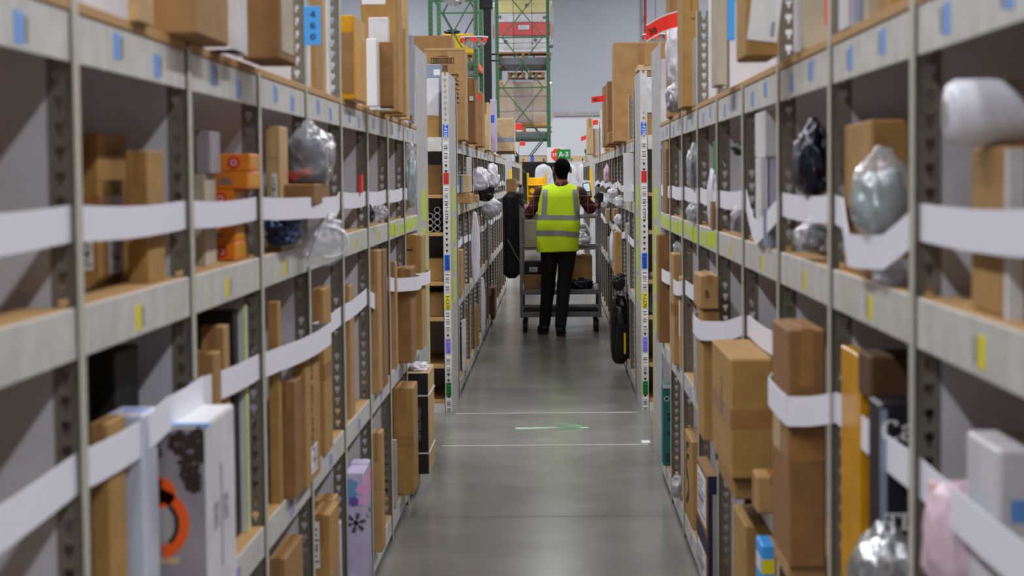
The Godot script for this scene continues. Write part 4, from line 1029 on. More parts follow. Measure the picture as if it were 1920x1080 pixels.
	pack("carton", "low light kraft carton on the third shelf, third bay past the left post labels", "carton", -0.951, -0.778, 1.395, 1.530, 16.02, 16.27, "kraft2")
	pack("carton", "tall grey carton on the lowest shelf, third bay past the right post labels", "carton", 0.546, 0.731, 0.115, 0.584, 15.67, 15.82, "grey_card")
	pack("carton", "tall light kraft carton on the lowest shelf, fourth bay past the left post labels", "carton", -0.877, -0.736, 0.115, 0.618, 16.56, 16.69, "kraft2")
	pack("carton", "medium tan carton on the lowest shelf, fourth bay past the left post labels", "carton", -0.919, -0.678, 0.115, 0.476, 16.75, 16.87, "kraft4")
	pack("carton", "medium light kraft carton on the second shelf, fourth bay past the left post labels", "carton", -0.870, -0.704, 0.730, 1.113, 16.56, 16.85, "kraft2")
	pack("carton", "tall grey carton on the second shelf, fourth bay past the left post labels", "carton", -0.927, -0.694, 0.730, 1.275, 16.89, 17.19, "grey_card")
	pack("carton", "medium grey carton on the third shelf, fourth bay past the left post labels", "carton", -0.921, -0.735, 1.395, 1.733, 16.56, 16.84, "grey_card")
	pack("carton", "low light kraft carton on the third shelf, fourth bay past the left post labels", "carton", -0.956, -0.735, 1.395, 1.590, 16.88, 17.13, "kraft2")
	pack("carton", "medium brown carton on the lowest shelf, fourth bay past the right post labels", "carton", 0.612, 0.870, 0.115, 0.411, 16.56, 16.78, "kraft1")
	pack("carton", "tall grey carton on the lowest shelf, fourth bay past the right post labels", "carton", 0.630, 0.840, 0.115, 0.604, 16.85, 16.97, "grey_card")
	pack("carton", "low dark brown carton on the third shelf, fourth bay past the right post labels", "carton", 0.605, 0.772, 1.395, 1.553, 16.56, 16.79, "kraft3")
	pack("carton", "tall white carton on the lowest shelf, fifth bay past the left post labels", "carton", -0.921, -0.783, 0.115, 0.542, 17.45, 17.78, "white")
	pack("carton", "tall pale carton on the lowest shelf, fifth bay past the left post labels", "carton", -1.022, -0.786, 0.115, 0.570, 17.81, 18.13, "kraft5")
	pack("carton", "tall light kraft carton on the second shelf, fifth bay past the left post labels", "carton", -0.914, -0.721, 0.730, 1.270, 17.45, 17.57, "kraft2")
	pack("carton", "tall kraft carton on the second shelf, fifth bay past the left post labels", "carton", -0.847, -0.698, 0.730, 1.234, 17.67, 17.88, "kraft0")
	pack("carton", "medium pale carton on the third shelf, fifth bay past the left post labels", "carton", -1.021, -0.797, 1.395, 1.698, 17.45, 17.69, "kraft5")
	pack("carton", "medium light kraft carton on the third shelf, fifth bay past the left post labels", "carton", -0.974, -0.738, 1.395, 1.694, 17.78, 18.05, "kraft2")
	pack("carton", "tall light kraft carton on the second shelf, fifth bay past the right post labels", "carton", 0.656, 0.795, 0.730, 1.200, 17.45, 17.70, "kraft2")
	pack("carton", "tall grey carton on the lowest shelf, sixth bay past the left post labels", "carton", -0.944, -0.798, 0.115, 0.596, 18.34, 18.63, "grey_card")
	pack("carton", "medium white carton on the lowest shelf, sixth bay past the left post labels", "carton", -1.047, -0.801, 0.115, 0.450, 18.65, 18.80, "white")
	pack("carton", "medium dark brown carton on the second shelf, sixth bay past the left post labels", "carton", -0.923, -0.736, 0.730, 1.084, 18.34, 18.61, "kraft3")
	pack("carton", "medium tan carton on the third shelf, sixth bay past the left post labels", "carton", -0.961, -0.779, 1.395, 1.711, 18.34, 18.66, "kraft4")
	pack("carton", "tall dark brown carton on the top shelf, sixth bay past the left post labels", "carton", -0.937, -0.692, 1.860, 2.347, 18.34, 18.48, "kraft3")
	pack("carton", "tall grey carton on the top shelf, sixth bay past the left post labels", "carton", -1.044, -0.801, 1.860, 2.343, 18.51, 18.79, "grey_card")
	pack("carton", "tall grey carton on the second shelf, sixth bay past the right post labels", "carton", 0.654, 0.834, 0.730, 1.220, 18.34, 18.68, "grey_card")
	pack("carton", "medium brown carton on the second shelf, sixth bay past the right post labels", "carton", 0.634, 0.855, 0.730, 0.992, 18.74, 18.93, "kraft1")
	pack("carton", "medium kraft carton on the third shelf, sixth bay past the right post labels", "carton", 0.608, 0.737, 1.395, 1.652, 18.34, 18.53, "kraft0")
	pack("carton", "medium dark brown carton on the third shelf, sixth bay past the right post labels", "carton", 0.661, 0.819, 1.395, 1.729, 18.63, 18.93, "kraft3")
	pack("carton", "tall light kraft carton on the top shelf, sixth bay past the right post labels", "carton", 0.556, 0.712, 1.860, 2.444, 18.34, 18.55, "kraft2")
	pack("carton", "tall white carton on the top shelf, sixth bay past the right post labels", "carton", 0.576, 0.708, 1.860, 2.307, 18.58, 18.91, "white")
	pack("carton", "medium brown carton on the lowest shelf, seventh bay past the left post labels", "carton", -0.833, -0.701, 0.115, 0.511, 19.23, 19.56, "kraft1", 0)
	pack("carton", "tall light kraft carton on the lowest shelf, seventh bay past the left post labels", "carton", -0.913, -0.746, 0.115, 0.589, 19.64, 19.78, "kraft2", 0)
	pack("carton", "medium light kraft carton on the second shelf, seventh bay past the left post labels", "carton", -0.933, -0.791, 0.730, 1.008, 19.23, 19.47, "kraft2", 0)
	pack("carton", "medium kraft carton on the second shelf, seventh bay past the left post labels", "carton", -0.992, -0.765, 0.730, 1.034, 19.49, 19.65, "kraft0", 0)
	pack("carton", "low pale carton on the third shelf, seventh bay past the left post labels", "carton", -1.026, -0.803, 1.395, 1.569, 19.23, 19.35, "kraft5", 0)
	pack("carton", "medium white carton on the third shelf, seventh bay past the left post labels", "carton", -0.870, -0.735, 1.395, 1.619, 19.42, 19.58, "white", 0)
	pack("carton", "medium white carton on the top shelf, seventh bay past the left post labels", "carton", -0.934, -0.786, 1.860, 2.164, 19.23, 19.42, "white", 0)
	pack("carton", "medium tan carton on the top shelf, seventh bay past the left post labels", "carton", -0.914, -0.657, 1.860, 2.133, 19.51, 19.79, "kraft4", 0)
	pack("carton", "medium white carton on the second shelf, seventh bay past the right post labels", "carton", 0.566, 0.808, 0.730, 0.953, 19.23, 19.39, "white", 0)
	pack("carton", "low tan carton on the third shelf, seventh bay past the right post labels", "carton", 0.617, 0.774, 1.395, 1.549, 19.23, 19.45, "kraft4", 0)
	pack("carton", "medium kraft carton on the third shelf, seventh bay past the right post labels", "carton", 0.643, 0.898, 1.395, 1.635, 19.55, 19.88, "kraft0", 0)
	pack("carton", "tall white carton on the top shelf, seventh bay past the right post labels", "carton", 0.661, 0.851, 1.860, 2.280, 19.23, 19.45, "white", 0)
	pack("carton", "medium kraft carton on the top shelf, seventh bay past the right post labels", "carton", 0.627, 0.753, 1.860, 2.113, 19.47, 19.65, "kraft0", 0)
	pack("carton", "tall light kraft carton on the lowest shelf, eighth bay past the left post labels", "carton", -0.954, -0.727, 0.115, 0.562, 20.12, 20.44, "kraft2", 0)
	pack("carton", "medium pale carton on the lowest shelf, eighth bay past the left post labels", "carton", -0.865, -0.725, 0.115, 0.393, 20.51, 20.74, "kraft5", 0)
	pack("carton", "medium white carton on the second shelf, eighth bay past the left post labels", "carton", -0.912, -0.687, 0.730, 1.103, 20.12, 20.39, "white", 0)
	pack("carton", "low pale carton on the second shelf, eighth bay past the left post labels", "carton", -0.947, -0.716, 0.730, 0.928, 20.46, 20.76, "kraft5", 0)
	pack("carton", "low brown carton on the third shelf, eighth bay past the left post labels", "carton", -0.893, -0.758, 1.395, 1.543, 20.12, 20.25, "kraft1", 0)
	pack("carton", "medium dark brown carton on the top shelf, eighth bay past the left post labels", "carton", -0.914, -0.689, 1.860, 2.078, 20.12, 20.35, "kraft3", 0)
	pack("carton", "medium brown carton on the lowest shelf, eighth bay past the right post labels", "carton", 0.570, 0.808, 0.115, 0.457, 20.12, 20.40, "kraft1", 0)
	pack("carton", "medium grey carton on the second shelf, eighth bay past the right post labels", "carton", 0.557, 0.717, 0.730, 0.950, 20.12, 20.43, "grey_card", 0)
	pack("carton", "medium dark brown carton on the second shelf, eighth bay past the right post labels", "carton", 0.597, 0.763, 0.730, 0.993, 20.45, 20.71, "kraft3", 0)
	pack("carton", "low light kraft carton on the third shelf, eighth bay past the right post labels", "carton", 0.640, 0.854, 1.395, 1.527, 20.12, 20.24, "kraft2", 0)
	pack("carton", "tall tan carton on the top shelf, eighth bay past the right post labels", "carton", 0.526, 0.723, 1.860, 2.386, 20.12, 20.34, "kraft4", 0)
	pack("carton", "tall dark brown carton on the top shelf, eighth bay past the right post labels", "carton", 0.646, 0.776, 1.860, 2.268, 20.39, 20.53, "kraft3", 0)
	pack("carton", "tall white carton on the lowest shelf, ninth bay past the left post labels", "carton", -0.979, -0.778, 0.115, 0.617, 21.01, 21.18, "white", 0)
	pack("carton", "tall light kraft carton on the second shelf, ninth bay past the left post labels", "carton", -0.904, -0.769, 0.730, 1.148, 21.01, 21.26, "kraft2", 0)
	pack("carton", "low white carton on the third shelf, ninth bay past the left post labels", "carton", -0.924, -0.741, 1.395, 1.515, 21.01, 21.14, "white", 0)
	pack("carton", "medium pale carton on the lowest shelf, ninth bay past the right post labels", "carton", 0.623, 0.875, 0.115, 0.411, 21.01, 21.20, "kraft5", 0)
	pack("carton", "tall kraft carton on the lowest shelf, ninth bay past the right post labels", "carton", 0.642, 0.771, 0.115, 0.547, 21.24, 21.36, "kraft0", 0)
	pack("carton", "medium white carton on the second shelf, ninth bay past the right post labels", "carton", 0.662, 0.899, 0.730, 0.940, 21.01, 21.19, "white", 0)
	pack("carton", "medium grey carton on the second shelf, ninth bay past the right post labels", "carton", 0.640, 0.832, 0.730, 1.012, 21.23, 21.56, "grey_card", 0)
	pack("carton", "medium kraft carton on the third shelf, ninth bay past the right post labels", "carton", 0.605, 0.857, 1.395, 1.653, 21.01, 21.31, "kraft0", 0)
	pack("carton", "medium white carton on the top shelf, ninth bay past the right post labels", "carton", 0.547, 0.735, 1.860, 2.133, 21.01, 21.27, "white", 0)
	pack("carton", "medium dark brown carton on the top shelf, ninth bay past the right post labels", "carton", 0.624, 0.784, 1.860, 2.146, 21.36, 21.60, "kraft3", 0)
	pack("carton", "medium white carton on the lowest shelf, tenth bay past the left post labels", "carton", -0.908, -0.733, 0.115, 0.399, 21.90, 22.16, "white", 0)
	pack("carton", "medium dark brown carton on the top shelf, tenth bay past the left post labels", "carton", -0.876, -0.696, 1.860, 2.211, 21.90, 22.12, "kraft3", 0)
	pack("carton", "medium pale carton on the third shelf, tenth bay past the right post labels", "carton", 0.605, 0.830, 1.395, 1.640, 21.90, 22.08, "kraft5", 0)
	pack("carton", "tall white carton on the top shelf, tenth bay past the right post labels", "carton", 0.610, 0.811, 1.860, 2.380, 21.90, 22.08, "white", 0)
	pack("carton", "tall dark brown carton on the lowest shelf, eleventh bay past the left post labels", "carton", -0.965, -0.755, 0.115, 0.600, 22.79, 22.93, "kraft3", 0)
	pack("carton", "medium light kraft carton on the third shelf, eleventh bay past the left post labels", "carton", -0.921, -0.735, 1.395, 1.671, 22.79, 22.92, "kraft2", 0)
	pack("carton", "medium grey carton on the second shelf, eleventh bay past the right post labels", "carton", 0.661, 0.802, 0.730, 1.011, 22.79, 23.12, "grey_card", 0)
	pack("carton", "medium grey carton on the third shelf, eleventh bay past the right post labels", "carton", 0.675, 0.812, 1.395, 1.686, 22.79, 22.93, "grey_card", 0)
	pack("carton", "medium tan carton on the lowest shelf, twelfth bay past the left post labels", "carton", -0.840, -0.706, 0.115, 0.445, 23.68, 23.92, "kraft4", 0)
	pack("carton", "tall tan carton on the second shelf, twelfth bay past the left post labels", "carton", -0.966, -0.804, 0.730, 1.137, 23.68, 23.85, "kraft4", 0)
	pack("carton", "low dark brown carton on the third shelf, twelfth bay past the left post labels", "carton", -1.027, -0.773, 1.395, 1.566, 23.68, 23.90, "kraft3", 0)
	pack("carton", "medium tan carton on the third shelf, twelfth bay past the right post labels", "carton", 0.627, 0.816, 1.395, 1.608, 23.68, 23.85, "kraft4", 0)
	pack("carton", "tall white carton on the top shelf, twelfth bay past the right post labels", "carton", 0.569, 0.760, 1.860, 2.398, 23.68, 23.84, "white", 0)
	pack("carton", "medium dark brown carton on the lowest shelf, thirteenth bay past the left post labels", "carton", -0.867, -0.706, 0.115, 0.372, 24.57, 24.74, "kraft3", 0)
	pack("carton", "medium light kraft carton on the second shelf, thirteenth bay past the right post labels", "carton", 0.672, 0.875, 0.730, 0.942, 24.57, 24.89, "kraft2", 0)
	pack("carton", "medium grey carton on the third shelf, thirteenth bay past the right post labels", "carton", 0.605, 0.865, 1.395, 1.709, 24.57, 24.89, "grey_card", 0)
	pack("carton", "tall kraft carton on the second shelf, fourteenth bay past the left post labels", "carton", -0.954, -0.696, 0.730, 1.182, 25.46, 25.65, "kraft0", 0)
	pack("carton", "medium dark brown carton on the third shelf, fourteenth bay past the right post labels", "carton", 0.635, 0.867, 1.395, 1.684, 25.46, 25.66, "kraft3", 0)
	pack("carton", "medium grey carton on the top shelf, fourteenth bay past the right post labels", "carton", 0.543, 0.667, 1.860, 2.224, 25.46, 25.62, "grey_card", 0)
	pack("carton", "medium kraft carton on the lowest shelf, fifteenth bay past the left post labels", "carton", -0.829, -0.701, 0.115, 0.454, 26.35, 26.55, "kraft0", 0)
	pack("carton", "medium pale carton on the third shelf, fifteenth bay past the left post labels", "carton", -0.991, -0.771, 1.395, 1.650, 26.35, 26.68, "kraft5", 0)
	pack("carton", "medium brown carton on the second shelf, fifteenth bay past the right post labels", "carton", 0.613, 0.867, 0.730, 1.006, 26.35, 26.48, "kraft1", 0)
	pack("carton", "medium tan carton on the third shelf, sixteenth bay past the left post labels", "carton", -0.901, -0.735, 1.395, 1.685, 27.24, 27.54, "kraft4", 0)
	pack("carton", "medium dark brown carton on the lowest shelf, sixteenth bay past the right post labels", "carton", 0.622, 0.833, 0.115, 0.351, 27.24, 27.45, "kraft3", 0)
	pack("carton", "tall white carton on the second shelf, sixteenth bay past the right post labels", "carton", 0.641, 0.772, 0.730, 1.276, 27.24, 27.55, "white", 0)
	pack("carton", "tall dark brown carton on the top shelf, sixteenth bay past the right post labels", "carton", 0.543, 0.696, 1.860, 2.263, 27.24, 27.39, "kraft3", 0)

# ---------------------------------------------------------------- prints and special goods
func disc(st: SurfaceTool, c: Vector3, r0: float, r1: float, z: float, n := 28, a0 := 0.0, a1 := TAU):   # flat ring facing +z, with thickness
	for k in n:
		var t0 := lerpf(a0, a1, float(k) / n); var t1 := lerpf(a0, a1, float(k + 1) / n)
		var u0 := Vector3(cos(t0), sin(t0), 0); var u1 := Vector3(cos(t1), sin(t1), 0)
		var f := Vector3(0, 0, z)
		quad(st, c + u0 * r0 + f, c + u1 * r0 + f, c + u1 * r1 + f, c + u0 * r1 + f, Vector3.BACK)
		quad(st, c + u0 * r1, c + u1 * r1, c + u1 * r1 + f, c + u0 * r1 + f, u0 + u1)

func orange_print(o: Node3D, big: bool):
	var d := dims(o)
	var c := Vector3(d.x * (0.08 if big else -0.1), d.y * 0.5, d.z * 0.5)
	if big:
		var st := begin()
		disc(st, c, 0.0, d.y * 0.36, 0.0012)
		var r := part("red_disc", done(st), M.red, o)
		var w := begin()
		disc(w, c, d.y * 0.13, d.y * 0.18, 0.0018, 20)
		part("swirl", done(w), M.paper, r)
	else:
		var st := begin()
		for k in 3: span(st, Vector3(c.x - 0.02 + k * 0.006, c.y - 0.008 + k * 0.006, c.z), Vector3(c.x + 0.02 - k * 0.006, c.y - 0.004 + k * 0.006, c.z + 0.0012))
		part("grey_print", done(st), M.print_grey, o)
	face(o, d, "left", 0.1, 0.9, 0.2, 0.8, M.yellow_bag, "side_panel", 0.0008)

func picture_print(o: Node3D):
	var d := dims(o)
	var f := d.z * 0.5
	face(o, d, "cam", 0.005, 0.995, 0.0, 0.985, M.plum_grey, "picture", 0.001)
	face(o, d, "top", 0.5, 1.0, 0.0, 0.97, M.paper, "top_sheet", 0.001)
	face(o, d, "top", 0.35, 1.0, 0.0, 0.06, M.sky_blue, "blue_edge", 0.0016)
	face(o, d, "left", 0.0, 0.12, 0.985, 1.0, M.sky_blue, "blue_edge", 0.0012)
	lines_on(o, d, "left", 0.48, 0.52, 0.3, 0.78, 1, M.print_grey, true)
	lines_on(o, d, "left", 0.25, 0.4, 0.5, 0.62, 6, M.print_grey)
	lines_on(o, d, "left", 0.58, 0.72, 0.5, 0.62, 6, M.print_grey)
	var s := 3.45 / 3600.0   # metres for one picture dot at the box
	var x1 := d.x * 0.5
	var pc := func(px: float, py: float) -> Vector3: return Vector3(x1 - (383.0 - px) * s, d.y - (py - 797.0) * s, f + 0.001)
	var ring := begin()
	disc(ring, pc.call(281, 985), 46 * s, 70 * s, 0.0012, 40, -1.25, 1.35)
	disc(ring, pc.call(297, 925), 0.0, 29 * s, 0.0012, 24)
	span(ring, pc.call(266, 948), pc.call(300, 900) + Vector3(0, 0, 0.0012))
	var r := part("orange_ring", done(ring), M.hot_orange, o)
	var dark := begin()
	disc(dark, pc.call(281, 985), 43 * s, 51 * s, 0.0016, 30, -0.85, 0.85)
	part("ring_inner_line", done(dark), M.ink, r)  # dark printed line along the inside of the ring
	var inner := begin()
	span(inner, pc.call(266, 1020), pc.call(318, 950) + Vector3(0, 0, 0.0008))
	part("cup", done(inner), M.grey_card, o)
	var cones := begin()
	var rng := RandomNumberGenerator.new()
	rng.seed = 5
	for q in [[335, 832, 24], [352, 878, 27], [370, 826, 22], [360, 905, 20], [288, 848, 13], [374, 850, 16]]:
		for k in 60:
			var an := rng.randf() * TAU; var ra: float = q[2] * sqrt(rng.randf())
			var c: Vector3 = pc.call(q[0] + cos(an) * ra * 0.8, q[1] + sin(an) * ra)
			c.x = minf(c.x, x1 - 0.005)
			disc(cones, c, 0.0, 4.6 * s, 0.0011 + 0.0004 * rng.randf(), 7)
	var cn := part("pine_cones", done(cones), M.cone_brown, o)
	var tips := begin()
	for q in [[335, 832, 22], [352, 878, 24], [288, 848, 11]]:
		for k in 12:
			var an := rng.randf() * TAU; var ra: float = q[2] * sqrt(rng.randf())
			disc(tips, pc.call(q[0] + cos(an) * ra * 0.8, q[1] + sin(an) * ra), 0.0, 2.2 * s, 0.0019, 6)
	part("scale_tips", done(tips), M.print_brown, cn)
	var floor_print := begin()
	span(floor_print, pc.call(275, 1062), pc.call(330, 1048) + Vector3(0, 0, 0.001))
	part("print_band", done(floor_print), M.kraft5, o)

func snowflake_print(o: Node3D):
	var d := dims(o)
	var f := d.z * 0.5
	var c := Vector3(0.08 * d.x, d.y - 0.175, f)
	var st := begin()
	for k in 6:
		var an := TAU * k / 6 + 0.26
		var u := Vector3(cos(an), sin(an), 0)
		bar(st, c + Vector3(0, 0, 0.0006), c + u * 0.036 + Vector3(0, 0, 0.0006), 0.0035, 0.0012)
		for q in [0.014, 0.021, 0.028]:
			for sg in [-1.0, 1.0]:
				var v := Vector3(cos(an + sg * 0.8), sin(an + sg * 0.8), 0)
				bar(st, c + u * q + Vector3(0, 0, 0.0006), c + u * q + v * 0.011 + Vector3(0, 0, 0.0006), 0.0025, 0.0012)
	disc(st, c, 0, 0.009, 0.0014, 12)
	part("snowflake", done(st), M.ink, o)
	var p := begin()
	disc(p, Vector3(-d.x * 0.2, d.y - 0.055, f), 0, 0.034, 0.001, 8)
	part("blue_shape", done(p), M.sea, o)
	var v2 := begin()
	disc(v2, Vector3(-d.x * 0.02, d.y - 0.1, f), 0, 0.019, 0.0014, 6, 0.3, 0.3 + TAU)
	part("violet_shape", done(v2), M.violet, o)
	var v3 := begin()
	disc(v3, Vector3(d.x * 0.33, d.y - 0.06, f), 0, 0.017, 0.0012, 6)
	disc(v3, Vector3(d.x * 0.36, d.y - 0.1, f), 0, 0.012, 0.0012, 6)
	part("pink_shape", done(v3), M.lilac_pink, o)
	face(o, d, "left", 0.1, 0.9, 0.75, 0.95, M.lilac_pink, "side_print", 0.0008)

func bars_print(o: Node3D):
	var d := dims(o)
	var f := d.z * 0.5
	var p := 14.0 / 3600.0
	var at := func(px: float, py: float) -> Vector3: return Vector3(d.x * 0.5 - (870.0 - px) * p, d.y - (py - 90.0) * p, f)
	var st := begin()
	for q in [[808, 108, 851, 109], [808, 117.5, 851, 118.5]]: span(st, at.call(q[0], q[3]), at.call(q[2], q[1]) + Vector3(0, 0, 0.002))
	for q in [808, 850]: span(st, at.call(q, 118.5), at.call(q + 1, 108) + Vector3(0, 0, 0.002))
	for k in 12: span(st, at.call(812 + k * 3, 117), at.call(813.4 + k * 3 + (k % 3) * 0.3, 109.6) + Vector3(0, 0, 0.002))
	span(st, at.call(819, 105.5), at.call(839, 104.6) + Vector3(0, 0, 0.002))
	for k in 5: span(st, at.call(829 + k * 2.2, 133), at.call(830.2 + k * 2.2, 122) + Vector3(0, 0, 0.002))
	for k in 7: span(st, at.call(846, 138 + k * 8.5 + 2.6), at.call(859 - (k * 3) % 5, 138 + k * 8.5) + Vector3(0, 0, 0.002))
	for k in 7: span(st, at.call(853, 142 + k * 8.2 + 1.4), at.call(860, 142 + k * 8.2) + Vector3(0, 0, 0.002))
	part("printed_bars", done(st), M.print_brown, o)
	face(o, d, "cam", 0, 1, 0.978, 1.0, M.kraft2, "top_edge", 0.003)

func swoosh_print(o: Node3D):
	var d := dims(o)
	var x := -d.x * 0.5 - 0.0006
	var st := begin()
	var prev := Vector3.ZERO
	for k in 22:   # a long upright curve with an arrow tip
		var t := k / 21.0
		var p := Vector3(x, d.y * lerpf(0.16, 0.62, t), d.z * (-0.12 + 0.30 * sin(PI * t)))
		if k > 0: bar(st, prev, p, 0.0012, 0.012 + 0.035 * sin(PI * t))
		prev = p
	bar(st, prev, prev + Vector3(0, -0.05, 0.075), 0.0012, 0.02)
	bar(st, prev, prev + Vector3(0, 0.025, 0.06), 0.0012, 0.02)
	for k in 3: bar(st, Vector3(x, d.y * (0.72 + 0.07 * k), -d.z * 0.05), Vector3(x, d.y * (0.755 + 0.07 * k), d.z * (0.2 if k % 2 == 0 else 0.02)), 0.0012, 0.022)
	part("black_swoosh", done(st), M.ink, o)

func teal_print(o: Node3D):
	var d := dims(o)
	var st := begin()
	disc(st, Vector3(-d.x * 0.05, d.y - 0.07, d.z * 0.5), 0.010, 0.013, 0.001, 24)
	part("round_emblem", done(st), M.paper, o)
	var m := begin()
	disc(m, Vector3(-d.x * 0.05, d.y - 0.066, d.z * 0.5), 0, 0.006, 0.001, 10)
	span(m, Vector3(-d.x * 0.05 - 0.004, d.y - 0.079, d.z * 0.5), Vector3(-d.x * 0.05 + 0.004, d.y - 0.07, d.z * 0.5 + 0.001))
	for q in [0.36, 0.42, 0.6]: disc(m, Vector3(d.x * 0.2, d.y * (1 - q), d.z * 0.5), 0, 0.009, 0.001, 7)
	for k in 4: span(m, Vector3(-d.x * 0.2, 0.02 + k * 0.012, d.z * 0.5), Vector3(d.x * 0.25, 0.026 + k * 0.012, d.z * 0.5 + 0.001))
	part("dark_print", done(m), M.ink, o)
	face(o, d, "cam", 0, 1, 0.96, 1.0, M.white, "white_lid", 0.002)

func pouch(o: Node3D):
	var d := dims(o)
	var p := face(o, d, "cam", 0.12, 1.02, 0.08, 0.34, M.paper, "document_pouch", 0.004)
	p.rotation_degrees.z = -7
	var st := begin()
	var a := p.mesh.get_aabb()
	for k in 6: span(st, Vector3(a.end.x * 0.5, a.position.y + a.size.y * (0.12 + 0.05 * k), a.end.z), Vector3(a.end.x * 0.75, a.position.y + a.size.y * (0.15 + 0.05 * k), a.end.z + 0.0008))
	part("printed_code", done(st), M.print_grey, p)

func shoe(at: Vector3):
	var o := base("shoe", at, "red and black shoe lying on the kraft tray under the clear bag", "shoe")
	var st: Array = []
	for k in 9:
		var t := k / 8.0
		st.append([Vector3(0, 0.004 + 0.02 * sin(PI * minf(t * 1.1, 1.0)), 0), 0, 0, 0.0, 1.0])
	var m := SdfSkin.new()
	m.bone(Vector3(-0.05, 0.014, 0), Vector3(0.0, 0.016, 0.0), 0.012, 0.016)
	m.bone(Vector3(0.0, 0.016, 0), Vector3(0.045, 0.03, 0.0), 0.016, 0.02)
	part("upper", m.mesh(0.006, 0.01), M.red, o)
	var c := SdfSkin.new()
	c.bone(Vector3(0.012, 0.03, 0.004), Vector3(0.052, 0.012, 0.002), 0.012, 0.015)
	part("sole", c.mesh(0.006, 0.01), M.black, o)

func zip_bag():
	var o := base("zip_bag", Vector3(-0.655, 1.34, -5.42), "clear zip bag with a white slider bar and loop handle hanging over the shelf edge", "bag")
	part("film", blob(Vector3(0.055, 0.06, 0.014), 17, 0.12, 1.6, 24, 14, 0.8), M.clear_bag, o, Vector3(0.0, 0.0, 0.0))
	var st := begin()
	path(st, [Vector3(-0.045, 0.0, 0.02), Vector3(0.012, 0.155, 0.02)], 0.0075, 10)
	part("slider_bar", done(st), M.white_gloss, o)
	var h := begin()
	var pts: Array = []
	for k in 15:
		var t := -1.9 + 3.6 * k / 14.0
		pts.append(Vector3(0.02 + 0.052 * cos(t), 0.068 + 0.043 * sin(t), 0.022))
	path(h, pts, 0.004, 8)
	part("loop_handle", done(h), M.white_gloss, o)

func roll(called: String, label: String, xa: float, xb: float, y: float, d: float, r: float):
	var o := base(called, Vector3(xa, y, -d), label, "roll")
	var st := begin()
	st.set_smooth_group(1)
	var w := xb - xa
	var pr := [[0.0, 0.0], [r * 0.25, 0.0], [r * 0.86, 0.003], [r, 0.014], [r * 1.03, w * 0.3], [r * 0.98, w * 0.6], [r * 1.02, w - 0.01], [r * 0.9, w], [0.0, w]]
	lathe(st, pr, 32)
	var b := part("film", done(st), M.white_bag, o)
	b.rotation_degrees.z = -90
	var c := begin()
	lathe(c, [[0.0, -0.001], [r * 0.4, -0.001], [r * 0.4, 0.002], [0, 0.002]], 20)
	var e := part("core", done(c), M.grey_card, o)
	e.rotation_degrees.z = -90

func tin(called: String, label: String, at: Vector3, r: float, h: float, m: Material):
	var o := base(called, at, label, "tube")
	var st := begin()
	lathe(st, [[0, 0], [r * 0.95, 0], [r, 0.004], [r, h * 0.9], [r * 1.04, h * 0.9], [r * 1.04, h], [0, h]], 24)
	part("body", done(st), m, o)

func backpack():
	var o := base("backpack", Vector3(0.515, 0.06, -15.6), "black backpack with a yellow strip hanging low from the right rack", "bag")
	part("body", blob(Vector3(0.068, 0.28, 0.11), 77, 0.1, 2.0, 36, 26, 0.5), M.black_bag, o)
	part("front_pocket", blob(Vector3(0.05, 0.15, 0.06), 78, 0.08, 2.0, 30, 20, 0.45), M.dark_cloth, o, Vector3(0.02, 0.03, 0.08))
	var s := begin()
	cbox(s, Vector3(0.04, 0.18, 0.142), Vector3(0.018, 0.17, 0.012), 0.003)
	part("yellow_strip", done(s), M.yellow, o)
	var q := begin()
	path(q, [Vector3(-0.02, 0.6, 0.0), Vector3(0.02, 0.72, 0.01), Vector3(0.07, 0.72, 0.01)], 0.012, 8)
	part("strap", done(q), M.black, o)
	bag("plastic_bag", "black poly bag with clear film above the black backpack", "bag", Vector3(0.50, 0.68, -15.2), Vector3(0.05, 0.07, 0.05), "black_bag", 81, "", 0.12)

